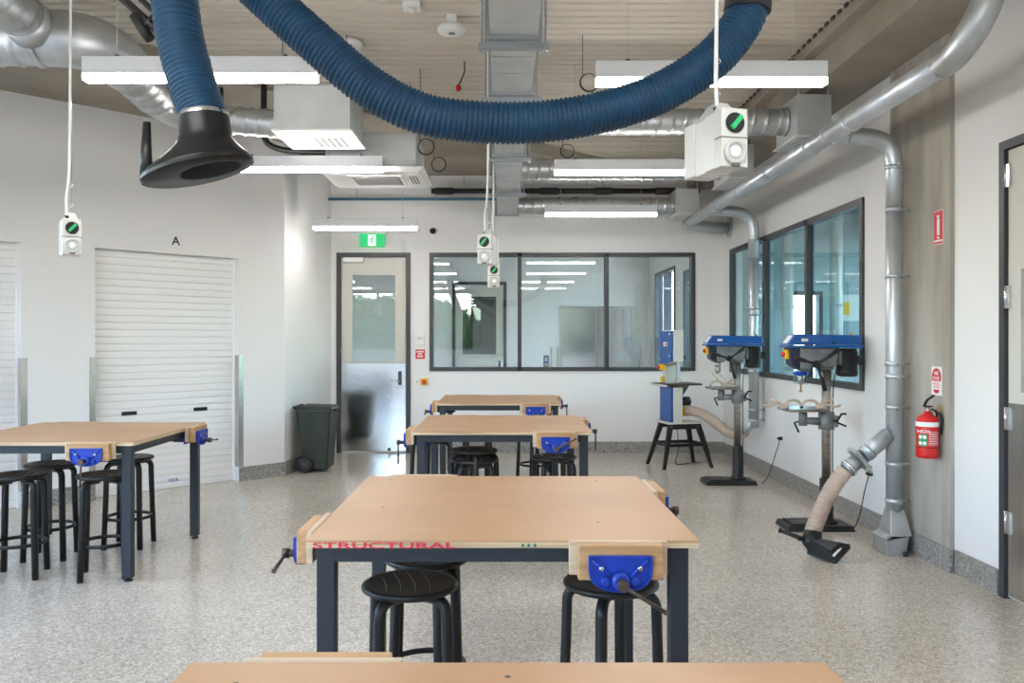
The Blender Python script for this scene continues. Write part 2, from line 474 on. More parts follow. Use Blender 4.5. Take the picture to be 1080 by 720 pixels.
# ------------------------------------------------------------------ windows
def window(name, axis, at, us, z0, z1, fr=.05, depth=.12, gm='glass', m='charcoal', kind='structure'):
    """axis 'x': runs along X at y=at; 'y': runs along Y at x=at. us: frame lines incl. both ends"""
    o = bpy.data.objects.new(name, None); COL.objects.link(o)
    mid = (us[0] + us[-1]) / 2
    o.location = (mid, at, z0) if axis == 'x' else (at, mid, z0)
    o['kind'] = kind
    def bx(u0, u1, d0, d1, a, b):
        return B(u0, u1, at + d0, at + d1, a, b) if axis == 'x' else B(at + d0, at + d1, u0, u1, a, b)
    for i, u in enumerate(us):
        a = u if i == 0 else (u - fr if i == len(us) - 1 else u - fr / 2)
        bx(a, a + fr, -.02, depth, z0, z1).build('window_frame' if i in (0, len(us) - 1) else 'mullion', m, o, world=True)
    bx(us[0] + fr, us[-1] - fr, -.02, depth, z0, z0 + fr).build('window_frame', m, o, world=True)
    bx(us[0] + fr, us[-1] - fr, -.02, depth, z1 - fr, z1).build('window_frame', m, o, world=True)
    for u0, u1 in zip(us, us[1:]):
        bx(u0 + fr / 2, u1 - fr / 2, depth * .45, depth * .45 + .008, z0 + fr / 2, z1 - fr / 2).build('window_pane', gm, o, world=True)
    return o
window('window_1', 'x', YB, [BX0, .226, 1.381, BX1], WBOT, WT)
window('window_2', 'y', XR, [RW0, 7.99, 9.29, RW1], WBOT, WT, gm='glass_teal', fr=.055, depth=.045)
window('window_3', 'x', -3.12, [-5.2, -3.77, -2.33, -.9], 1.2, 2.95, gm='glass_clear')
window('window_4', 'y', -5.72, [-2.2, -.93, .33, 1.6], .9, 2.9, gm='glass_clear')
window('window_5', 'y', -5.72, [2.0, 3.13, 4.27, 5.4], .9, 2.9, gm='glass_clear')

# ------------------------------------------------------------------ doors
def door(name, x0, x1, y, flip=1):
    """half-glazed door in a wall that runs along X, seen from -Y"""
    o = bpy.data.objects.new(name, None); COL.objects.link(o)
    o.location = ((x0 + x1) / 2, y, 0); struct(o)
    f = .055
    B(x0, x0 + f, y - .02, y + .13, 0, WT).build('door_frame', 'charcoal', o, world=True)
    B(x1 - f, x1, y - .02, y + .13, 0, WT).build('door_frame', 'charcoal', o, world=True)
    B(x0 + f, x1 - f, y - .02, y + .13, WT - f, WT).build('door_frame', 'charcoal', o, world=True)
    lx0, lx1 = x0 + f + .008, x1 - f - .008
    gx0, gx1, gz0, gz1 = x0 + .205, x1 - .205, 1.21, 2.355
    mb = MB()
    a, b = y + .01, y + .055
    mb.box(lx0, gx0, a, b, .015, WT - f - .008).box(gx1, lx1, a, b, .015, WT - f - .008)
    mb.box(gx0, gx1, a, b, .015, gz0).box(gx0, gx1, a, b, gz1, WT - f - .008)
    leaf = mb.build('door_leaf', 'door_cream', o, world=True)
    B(gx0, gx1, y + .028, y + .036, gz0, gz1).build('door_pane', 'glass', leaf, world=True)
    B(lx0 + .005, lx1 - .005, y + .004, y + .0105, .025, 1.185).build('kick_plate', 'kick_plate', leaf, world=True)
    h = MB().box(lx1 - .10, lx1 - .055, y - .01, y + .005, .90, 1.08).build('lock_plate', 'charcoal', leaf, world=True)
    MB().tube([(lx1 - .078, y, .955), (lx1 - .078, y - .05, .955), (lx1 - .20, y - .055, .955)], .009, 8).build('door_handle', 'chrome', leaf, world=True)
    B(x0 + .1, x0 + .36, y - .05, y + .01, WT - .13, WT - .065).build('door_closer', 'white_plastic', o, world=True, bev=.008)
    MB().cyl((lx1 - .22, y - .03, .05), (lx1 - .22, y + .006, .05), .02, 12).build('door_stop', 'rubber', leaf, world=True)
    for z in (.3, 1.3, 2.3):
        MB().cyl((lx0 - .004, y + .002, z), (lx0 - .004, y + .002, z + .1), .009, 8).build('hinge', 'chrome', o, world=True)
    return o
door('door_1', DX0, DX1, YB)

# the door in the right wall runs along Y
def door_side():
    o = bpy.data.objects.new('door_2', None); COL.objects.link(o)
    o.location = (XR, (RD0 + RD1) / 2, 0); struct(o)
    f = .05; y0, y1 = RD0, RD1
    B(XR - .015, XR + .13, y1 - f, y1, 0, WT).build('door_frame', 'charcoal', o, world=True)
    B(XR - .015, XR + .13, y0, y0 + f, 0, WT).build('door_frame', 'charcoal', o, world=True)
    B(XR - .015, XR + .13, y0 + f, y1 - f, WT - f, WT).build('door_frame', 'charcoal', o, world=True)
    a, b = XR + .005, XR + .05
    ly0, ly1 = y0 + f + .006, y1 - f - .012
    gy0, gy1 = y0 + .2, ly1 - .115
    mb = MB().box(a, b, ly0, gy0, .015, WT - f - .008).box(a, b, gy1, ly1, .015, WT - f - .008)
    mb.box(a, b, gy0, gy1, .015, 1.2).box(a, b, gy0, gy1, 1.9, WT - f - .008)
    leaf = mb.build('door_leaf', 'door_cream', o, world=True)
    B(a + .02, a + .028, gy0, gy1, 1.2, 1.9).build('door_pane', 'glass', leaf, world=True)
    B(a - .006, a + .001, ly0 + .01, ly1 - .012, .025, 1.135).build('kick_plate', 'steel', leaf, world=True)
    for z in (.38, .98, 1.68, 2.38):
        MB().cyl((XR - .012, ly1 + .004, z), (XR - .012, ly1 + .004, z + .13), .006, 8).box(XR - .012, XR + .003, ly1 - .03, ly1 + .02, z, z + .13).build('hinge', 'chrome', o, world=True)
    MB().tube([(a, y0 + .14, 1.0), (a - .06, y0 + .14, 1.0), (a - .06, y0 + .26, 1.0)], .009, 8).build('door_handle', 'chrome', leaf, world=True)
door_side()

# ------------------------------------------------------------------ roller shutters
XD = Vector((S2, S2, 0)); ND = Vector((S2, -S2, 0))
def shutter(u0, u1, label):
    t = thing('roller_shutter', label, 'roller shutter', LP((u0 + u1) / 2, -.12, 0), group='roller shutters in the diagonal wall')
    t.rotation_euler = (0, 0, R(45))
    Wd = u1 - u0; hw = Wd / 2
    pitch = SH / 34
    pr = [(0, .001), (-.006, .004), (-.008, pitch * .5), (-.006, pitch - .004), (0, pitch - .001)]
    me = None
    for i in range(34):
        if me is None:
            s = MB().prism(pr + [(.012, pitch - .002), (.012, .002)], 'x', -hw + .004, hw - .004, False).build('slat', 'shutter', t)
            me = s
        else:
            s = me.copy(); COL.objects.link(s); s.parent = t
        s.location = (0, 0, i * pitch)
    B(-hw, hw, .012, .02, 0, SH).build('backing', 'shutter', t)
    for sx in (-1, 1):
        B(sx * hw - .012, sx * hw + .012, -.03, .02, 0, SH).build('guide_rail', 'shutter', t)
    for sx in (-.37, .35):
        B(sx - .07, sx + .07, -.022, -.008, .765, .80).build('handle', 'black', t)
    B(.02, .11, -.0165, -.0145, .07, .095).build('sticker', 'device_blue', t)
    for k in range(6):
        B(.025 + k * .013, .034 + k * .013, -.0175, -.0165, .074, .091).build('lettering', 'label_white', t)
    return t
shutter(SA0, SA1, 'white slatted roller shutter beneath the letter A')
shutter(SB0, SB1, 'white slatted roller shutter cut off by the picture edge')
# stainless corner guards on the jambs
def guard(u, side, label):
    o = MB()
    p = [LP(u, .0, 0)]
    a = LP(u, 0); 
    s = side
    # L-shaped strip: one flange on the wall face, one inside the reveal
    q = [LP(u, .0), LP(u + s * .05, .0), LP(u + s * .05, .004), LP(u - s * .004, .004), LP(u - s * .004, -.08), LP(u, -.08)]
    mb = MB(); 
    mb.prism([(v.x, v.y) for v in q], 'z', .155, 1.335)
    return tag(mb.build('corner_guard', 'steel'), label, 'corner guard', 'stainless corner guards on the shutter jambs')
guard(SA0, -1, 'stainless corner guard between the lettered shutter and the bin')
guard(SA1, 1, 'stainless corner guard on the far jamb of the lettered shutter')
guard(SB0, -1, 'stainless corner guard on the jamb of the cut-off shutter')
text('A', .085, 'black', 'wall_letter', None, LP(.5 * (SA0 + SA1) - .045, .0, SH + .085), XD, ND, eps=.002)
tag(bpy.data.objects['wall_letter'], 'black capital letter A on the wall above the shutter', 'letter')

# ------------------------------------------------------------------ rooms seen through the glass
def room_far():
    wall('wall_far', (-3.2, 16.6), (1, 0), (0, 1), 6.3, 0, 3.4, [(-1.0 + 3.2, .08 + 3.2, 0, WT), (1.13 + 3.2, 2.61 + 3.2, 0, 2.16)], .15)
    wall('wall_far_side', (XR, 11.2), (0, 1), (1, 0), 5.4, 0, 3.4, [(1.2, 2.2, .9, 2.6), (2.9, 4.7, .9, 2.75)], .15)
    wall('wall_far_west', (-3.2, 11.2), (0, 1), (-1, 0), 5.4, 0, 3.4, [], .15)
    struct(B(-3.3, 3.1, 11.2, 16.8, 3.4, 3.5).build('ceiling_far', 'paint'))
    window('window_6', 'y', XR, [14.1, 15.0, 15.9], .9, 2.75, gm='glass_clear')
    window('window_7', 'y', XR, [12.4, 13.4], .9, 2.6, gm='glass_clear')
    # half glazed door with dark frame
    door('door_3', -1.0, .08, 16.6)
    o = bpy.data.objects.new('door_4', None); COL.objects.link(o); o.location = (1.87, 16.6, 0); struct(o)
    B(1.13, 1.17, 16.58, 16.75, 0, 2.16).build('door_frame', 'steel', o, world=True)
    B(2.57, 2.61, 16.58, 16.75, 0, 2.16).build('door_frame', 'steel', o, world=True)
    B(1.17, 2.57, 16.58, 16.75, 2.12, 2.16).build('door_frame', 'steel', o, world=True)
    for a, b in ((1.175, 1.865), (1.875, 2.565)):
        l = B(a, b, 16.61, 16.66, .01, 2.115).build('door_leaf', 'steel', o, world=True)
        B(a + .01, b - .01, 16.603, 16.61, .72, 2.1).build('steel_sheet', 'kick_plate', l, world=True)
    struct(B(1.05, 2.69, 16.76, 16.8, 0, 2.3).build('wall_far_light_stop', 'paint'))  # added backing panel: stops daylight leaking through the double door gaps
    for x in (.95, 1.08, 2.70):
        tag(B(x, x + .04, 16.585, 16.6, .1, 1.35).build('corner_guard', 'steel'), {.95: 'thin steel corner guard beside the mullion in the far room', 1.08: 'steel corner guard beside the far steel double door', 2.70: 'steel corner guard beyond the far steel double door'}[x], 'corner guard')
    t = thing('intercom_handset', 'small handset with blue screen standing on the inner window sill', 'handset', (.585, YB + .13, WBOT + .05))
    B(-.034, .034, 0, .022, 0, .155).build('body', 'charcoal', t, bev=.006)
    B(-.024, .024, -.002, .001, .06, .14).build('screen', 'device_blue', t)
    B(-.016, .016, -.003, 0, .075, .13).build('display_text', 'screen', t)
    for i in range(6):
        B(-.02 + (i % 3) * .015, -.009 + (i % 3) * .015, -.003, .0, .015 + (i // 3) * .018, .027 + (i // 3) * .018).build('key', 'label_white', t)
    o = B(.4, .8, YB + .121, YB + .2, WBOT - .06, WBOT + .05).build('sill_back', 'paint'); struct(o)
struct(MB().box(-2.2, 1.1, 18.2, 18.3, 0, 3.2).box(-2.3, -2.2, 16.75, 18.3, 0, 3.2).box(1.0, 1.1, 16.75, 18.2, 0, 3.2).box(-2.3, 1.1, 16.75, 18.3, 3.2, 3.3).box(-2.3, 1.1, 16.9, 18.3, -.05, .001).build('wall_far_dark_box', 'side_wall'))  # added closed box behind door_3: shuts out daylight so its pane stays dark
room_far()
def room_side():
    wall('wall_side_far', (8.0, 3.0), (0, 1), (1, 0), 8.2, 0, DECK, [(1.2, 3.4, .5, 2.9), (4.6, 7.2, .5, 2.9)], .15, 'side_wall')
    wall('wall_side_back', (3.07, 11.2), (1, 0), (0, 1), 5.0, 0, DECK, [(.78, 1.23, .9, 2.15), (1.83, 2.3, .3, 2.15)], .15, 'side_wall')
    wall('wall_side_front', (3.07, 3.0), (1, 0), (0, -1), 5.0, 0, DECK, [], .15, 'side_wall')
    struct(B(3.07, 8.2, 2.9, 11.3, DECK, DECK + .1).build('ceiling_side', 'deck'))
    window('window_8', 'y', 8.02, [4.2, 5.3, 6.4], .5, 2.9, gm='glass_clear')
    window('window_9', 'y', 8.02, [7.6, 8.9, 10.2], .5, 2.9, gm='glass_clear')
    window('window_10', 'x', 11.22, [3.85, 4.3], .9, 2.15, gm='glass_clear')
    window('window_11', 'x', 11.22, [4.9, 5.37], .3, 2.15, gm='glass_clear')
    for (x, y, lb) in ((3.62, 10.6, 'pale vertical duct in the side room behind the middle window pane'), (4.0, 10.0, 'pale vertical duct in the side room behind the widest window pane')):
        t = thing('vertical_duct', lb, 'duct', (x, y, 0), group='vertical ducts in the side room')
        MB().cyl((0, 0, 0), (0, 0, DECK), .075, 20).build('pipe', 'galv_dull', t)
        for z in (.8, 1.9, 2.9): MB().cyl((0, 0, z), (0, 0, z + .03), .082, 20).build('collar', 'galv', t)
    t = thing('horizontal_duct', 'wide round air duct crossing the side room ceiling', 'duct', (5.95, 10.5, 3.1))
    mb = MB().tube(resample([(-1.4, 0, 0), (1.35, 0, 0)], .03)[0], lambda i, L, a: .26 + (.008 if i % 6 == 0 else 0), 28); mb.build('pipe', 'galv', t)
    for x in (-1, 1): MB().cyl((x, 0, .25), (x, 0, .69), .006, 6).build('hanger_rod', 'galv', t)
    t = thing('notice_board', 'small pale notice on the side room wall seen through the window', 'notice', (4.60, 11.192, 1.75))
    B(-.2, .2, -.02, .008, 0, .35).build('board', 'label_white', t); B(-.15, .05, -.023, -.019, .08, .25).build('sheet', 'yellow', t)
room_side()

# outside: lawn and trees
struct(B(-60, 60, -80, 60, -.4, -.2).build('ground', 'lawn'))
def tree(label, loc, h, wd, seed):
    rnd = random.Random(seed)
    t = thing('broadleaf_tree', label, 'tree', loc, group='trees outside the windows')
    MB().tube(spline([(0, 0, -.2), (.05, .03, h * .3), (-.04, .02, h * .62)], 5), lambda i, L, a: .16 - .012 * i, 8).build('trunk', 'bark', t)
    blobs = [(rnd.uniform(-1, 1) * wd * .5, rnd.uniform(-1, 1) * wd * .4, rnd.uniform(.35, .85) * h, rnd.uniform(.5, .9) * wd * .45) for _ in range(9)]
    mb = MB(); vs = []; fs = []
    for i in range(6000):
        bx, by, bz, br = blobs[i % 9]
        d = Vector((rnd.gauss(0, 1), rnd.gauss(0, 1), rnd.gauss(0, 1))).normalized() * br * rnd.uniform(.65, 1.03)
        c = Vector((bx, by, bz)) + d
        a = Vector((rnd.uniform(-1, 1), rnd.uniform(-1, 1), rnd.uniform(-1, 1))).normalized() * rnd.uniform(.14, .3)
        b = a.cross(Vector((rnd.uniform(-1, 1), rnd.uniform(-1, 1), rnd.uniform(-1, 1)))).normalized() * a.length * .6
        k = len(vs); vs += [c - a, c - b, c + a, c + b]; fs.append((k, k + 1, k + 2, k + 3))
    mb._add(vs, fs); mb.build('crown', 'leaves', t)
    return t
T1_ = tree('bushy tree outside behind the camera, seen only reflected', (-4.0, -14, -.2), 5.0, 4.2, 3)
T1_.scale = (1, 1, .66)
for i, (x, y, s, rz) in enumerate([(-8.5, -15, 1.1, 1), (-1.2, -16, .95, 2), (-12.5, -13.5, 1.0, 3), (3.0, -17, .8, 4), (-18, 1, 1.1, .5), (-17, 8, .95, 1.7), (16, 6, 1.0, 2.4), (19, 24, 1.05, .9)]):
    o = dup(T1_, loc=(x, y, -.2), rz=rz); o.scale = (s, s, s * .66)

# ------------------------------------------------------------------ linear lights
LZ = 2.88
def make_lamp():
    t = thing('linear_light', 'x', 'ceiling light', (0, 0, LZ), group='suspended linear lights')
    B(-.625, .625, -.033, .033, .034, .125).build('housing', 'lamp_white', t, bev=.003)
    B(-.622, .622, -.031, .031, .0, .034).build('diffuser', 'lamp_glow', t)
    for x in (-.45, .45):
        MB().cyl((x, 0, .12), (x, 0, DECK - LZ), .0022, 6).build('hanger_wire', 'galv_dull', t)
        MB().cyl((x, 0, .124), (x, 0, .14), .012, 8).build('wire_grip', 'charcoal', t)
    return t
lamp0 = make_lamp()
lamps = [(-1.61, 4.46, 'suspended linear light behind the extraction hood'),
         (-1.61, 6.86, 'suspended linear light below the boxed ceiling diffuser'),
         (-1.56, 9.5, 'small distant linear light above the green exit sign'),
         (1.13, 4.53, 'large suspended linear light crossed by the blue hose and white cable'),
         (1.06, 6.99, 'suspended linear light ending behind the large hanging outlet box'),
         (1.10, 9.34, 'distant linear light above the back window')]
for i, (x, y, lb) in enumerate(lamps):
    o = lamp0 if i == 0 else dup(lamp0)
    o.location = (x, y, LZ - (.13 if i == 2 else 0)); o['label'] = lb; o.scale = (.945, 1, 1) if i == 2 else (1, 1, 1)
for x, y in ((-1.6, 2.0), (1.1, 2.0), (-1.6, -.6), (1.1, -.6), (-4.2, 2.0), (-4.2, -.6), (-4.2, 4.4)):
    dup(lamp0, loc=(x, y, LZ), label='suspended linear light above or behind the camera, out of the picture')
for x, y in ((5.4, 6.0), (5.4, 8.4), (5.4, 9.4)):
    dup(lamp0, loc=(x, y, LZ - .02 if x > 3 else LZ - .4), label='linear light in the room beyond the glass')

# ------------------------------------------------------------------ workbenches with vises
TW = .618
def make_vise(t, k, ang):
    """casting as the part; its pieces are sub-parts. Local front is -Y"""
    c = .36
    X = [(-.097, .84), (.097, .84), (.097, .79)]
    for i in range(9):
        a = -.12 - i * (PI - .24) / 8
        X.append((.097 * math.cos(a) * .98, .782 + .052 * math.sin(a)))
    X.append((-.097, .79))
    X = [(c + a, z) for a, z in X]
    mb = MB().prism(X, 'y', -.678, -.690)
    # raised rim
    def shr(s): return [(c + (a - c) * s, .79 + (z - .79) * s) for a, z in X]
    n = len(X)
    for i in range(n):
        p, q = X[i], X[(i + 1) % n]; p2, q2 = shr(.93)[i], shr(.93)[(i + 1) % n]
        mb.hexa([(p[0], -.690, p[1]), (q[0], -.690, q[1]), (q2[0], -.690, q2[1]), (p2[0], -.690, p2[1])],
                [(p[0], -.697, p[1]), (q[0], -.697, q[1]), (q2[0], -.697, q2[1]), (p2[0], -.697, p2[1])])
    # ribs and screw boss
    for s in (-1, 1):
        mb.tube([(c + s * .085, -.692, .828), (c + s * .03, -.696, .778)], .006, 6)
        mb.lathe([(.014, -.690), (.014, -.700), (.009, -.700)], 12, (c + s * .045, 0, .762), 'y')
    mb.lathe([(.03, -.690), (.028, -.703), (.018, -.708)], 16, (c, 0, .765), 'y')
    # rear bracket under the bench top
    mb.box(c - .085, c + .085, -.60, -.585, .745, .80).box(c - .05, c + .05, -.585, -.50, .755, .80)
    v = mb.build('vise', 'vise_blue', t)
    v.rotation_euler = (0, 0, k * PI / 2)
    B(c - .153, c + .153, -.640, -.619, .768, .873).build('back_jaw', 'pale_pine', v, bev=.003)
    B(c - .128, c + .134, -.6775, -.641, .762, .870).build('front_jaw', 'pine', v, bev=.004)
    for s in (-1, 1):
        MB().lathe([(.0085, -.690), (.0085, -.699), (.005, -.702)], 10, (c + s * .059, 0, .803), 'y').build('bolt', 'chrome', v)
        MB().cyl((c + s * .045, -.68, .768), (c + s * .045, -.45, .768), .009, 8).build('guide_bar', 'iron', v)
    MB().cyl((c, -.705, .765), (c, -.745, .765), .013, 10).cyl((c, -.735, .765), (c, -.757, .765), .018, 10).build('screw', 'iron', v)
    h = MB().cyl((-.012, 0, 0), (.15, 0, 0), .0062, 8).cyl((-.016, 0, 0), (-.008, 0, 0), .010, 8).cyl((.145, 0, 0), (.152, 0, 0), .0085, 8).build('handle', 'iron', v)
    h.location = (c, -.747, .765); h.rotation_euler = (0, ang, 0)
    return v
def make_bench():
    t = thing('workbench', 'x', 'workbench', group='square workbenches')
    B(-TW, TW, -TW, TW, .864, .870).build('tabletop', 'mdf', t)
    B(-TW + .001, TW - .001, -TW + .001, TW - .001, .846, .864).build('plywood_core', 'ply', t)
    e = .59; L = .058
    for sx in (-1, 1):
        for sy in (-1, 1):
            x0, y0 = sx * e, sy * e
            lg = MB().box(min(x0, x0 - sx * L), max(x0, x0 - sx * L), min(y0, y0 - sy * L), max(y0, y0 - sy * L), .022, .846).build('leg', 'slate', t, bev=.003)
            lg2 = MB().cyl((x0 - sx * L / 2, y0 - sy * L / 2, 0), (x0 - sx * L / 2, y0 - sy * L / 2, .010), .026, 14).cyl((x0 - sx * L / 2, y0 - sy * L / 2, .01), (x0 - sx * L / 2, y0 - sy * L / 2, .023), .008, 8)
            lg2.build('levelling_foot', 'rubber', lg)
    for s in (-1, 1):
        B(-e + L, e - L, min(s * e, s * (e - .03)), max(s * e, s * (e - .03)), .795, .846).build('rail', 'slate', t, bev=.002)
        B(min(s * e, s * (e - .03)), max(s * e, s * (e - .03)), -e + L, e - L, .795, .846).build('rail', 'slate', t, bev=.002)
    for k, a in enumerate((R(32), R(90), R(20), R(80))): make_vise(t, k, a)
    for x, y in ((-.45, -.1), (.0, .55), (.42, .5), (-.5, .52), (.33, -.35)):
        MB().cyl((x, y, .8695), (x, y, .8704), .006, 8).build('screw_head', 'iron', t)
    return t
bench0 = make_bench()
bench_spots = [(0.0, 3.235, 'square workbench with red STRUCTURAL print on its edge and a front vise'),
               (0.01, 1.01, 'workbench whose bare top fills the bottom edge of the picture'),
               (0.0, 6.335, 'workbench with a stack of two stools under it'),
               (-.035, 8.89, 'small distant workbench nearest the back wall'),
               (-2.888, 5.75, 'workbench in front of the roller shutters with four stools around it')]
benches = []
for i, (x, y, lb) in enumerate(bench_spots):
    o = bench0 if i == 0 else dup(bench0)
    o.location = (x, y, 0); o['label'] = lb; benches.append(o)
def set_handle(b, k, ang):
    v = [c for c in b.children if c.name.startswith('vise')][k]
    h = [c for c in v.children if c.name.startswith('handle')][0]; h.rotation_euler = (0, ang, 0)
set_handle(benches[0], 3, R(8)); set_handle(benches[4], 0, R(92)); set_handle(benches[4], 1, R(5)); set_handle(benches[2], 0, R(-28)); set_handle(benches[2], 3, R(90)); set_handle(benches[3], 3, R(5))
text('STRUCTURAL', .019, 'print_red', 'lettering', bench0, (-.595, 3.235 - TW, .8455), (1, 0, 0), (0, -1, 0), width=.45, eps=.002, center=False)
for x in (.06, .078, .098): B(x, x + .008, -TW - .0015, -TW - .0005, .850, .860).build('print_mark', 'print_green', bench0)

# ------------------------------------------------------------------ stools
def make_stool():
    t = thing('stool', 'x', 'stool', group='black bentwood stools')
    H = .65
    s = MB().lathe([(.06, H - .028), (.155, H - .026), (.168, H - .018), (.170, H - .008), (.163, H), (.150, H - .001), (.10, H - .007), (.03, H - .009)], 36).build('seat', 'stool_black', t)
    for k in range(5):                                   # curved grooves of the moulded seat
        x = -.10 + k * .05
        hh = math.sqrt(.145 ** 2 - x * x)
        pts = [(x + .018 * (1 - (yy / .15) ** 2), yy, H - .0045 - .003 * (1 - (yy / .15) ** 2)) for yy in [hh * (-1 + i / 5) for i in range(11)]]
        MB().tube(pts, .0035, 6).build('seat_groove', 'black', s)
    for k in range(4):
        a = R(45 + 90 * k); ca, sa = math.cos(a), math.sin(a)
        def P(r, z): return (r * ca, r * sa, z)
        pts = [P(.05, H - .040), P(.115, H - .040)] + [P(.115 + .045 * math.sin(u), H - .040 - .045 * (1 - math.cos(u))) for u in (.35, .7, 1.05, 1.35, PI / 2)] + [P(.165, H - .25), P(.180, .008)]
        MB().tube(pts, .021, 12, squash=.9).build('leg', 'stool_black', t)
        MB().cyl(P(.1803, 0), P(.180, .009), .019, 10).build('foot_pad', 'rubber', t)
    mb = MB(); nn = 40
    mb.torus((0, 0, .215), .152, .006, 'z', nn, 8, .012)
    mb.build('foot_ring', 'stool_black', t)
    return t
stool0 = make_stool()
stools = [(-.325, 2.93, 0, 12, 'black stool nearest the camera, its round seat in full view'),
          (-.30, 3.30, 0, 3, 'black stool tucked far under the front workbench behind the nearest stool'),
          (.385, 2.96, 0, 26, 'black stool under the front vise of the nearest full workbench'),
          (-.205, 5.98, 0, 10, 'lower stool of the two stacked under the second workbench'),
          (-.205, 5.98, .068, 52, 'upper stool of the stacked pair under the second workbench'),
          (.375, 6.12, 0, 15, 'black stool below the blue vise of the second workbench'),
          (-.62, 7.24, 0, 40, 'black stool mostly hidden behind the second workbench legs'),
          (-.26, 8.55, 0, 10, 'distant black stool at the last workbench, partly behind the stack'),
          (.33, 8.62, 0, 33, 'distant black stool under the blue vise of the last workbench'),
          (-3.07, 5.30, 0, 14, 'black stool at the shutter-side bench, cut by the picture edge'),
          (-2.53, 5.31, 0, 20, 'black stool half hidden by the shutter-side bench leg'),
          (-3.12, 5.76, 0, 8, 'black stool behind the cut-off stool at the shutter-side bench'),
          (-2.72, 6.08, 0, 2, 'black stool on the shutter side of the bench, one leg against the white slats')]
for i, (x, y, z, a, lb) in enumerate(stools):
    o = stool0 if i == 0 else dup(stool0)
    o.location = (x, y, z); o.rotation_euler = (0, 0, R(a)); o['label'] = lb

# ------------------------------------------------------------------ wheelie bin
t = thing('wheelie_bin', 'dark green wheelie bin standing in the corner past the shutter', 'bin', (-2.13, 9.62, 0))
mb = MB().hexa([(-.13, -.19, .03), (.15, -.19, .03), (.15, .19, .03), (-.13, .19, .03)], [(-.19, -.23, .70), (.19, -.23, .70), (.19, .23, .70), (-.19, .23, .70)])
body = mb.build('body', 'bin_green', t, bev=.015)
mb = MB().box(-.2, .2, -.24, .24, .675, .712); mb.build('rim', 'bin_green', t, bev=.008)
mb = MB().hexa([(-.2, -.24, .713), (.215, -.24, .713), (.215, .24, .713), (-.2, .24, .713)], [(-.17, -.2, .748), (.19, -.2, .738), (.19, .2, .738), (-.17, .2, .748)])
mb.build('lid', 'bin_lid', t, bev=.008)
MB().tube([(-.2, -.2, .72), (-.228, -.2, .735), (-.228, .2, .735), (-.2, .2, .72)], .012, 8).build('handle', 'bin_lid', t)
B(.195, .228, -.1, .1, .69, .712).build('front_lip', 'bin_lid', t, bev=.006)
for s in (-1, 1):
    wv = MB().lathe([(.045, -.018), (.078, -.018), (.085, -.010), (.085, .010), (.078, .018), (.045, .018)], 24, (-.10, s * .222, .085), 'y').build('wheel', 'rubber', t)
    MB().lathe([(.012, -.022), (.045, -.015), (.045, .015), (.012, .022)], 14, (-.10, s * .222, .085), 'y').build('hub', 'charcoal', wv)
MB().cyl((-.10, -.22, .085), (-.10, .22, .085), .01, 8).build('axle', 'iron', t)

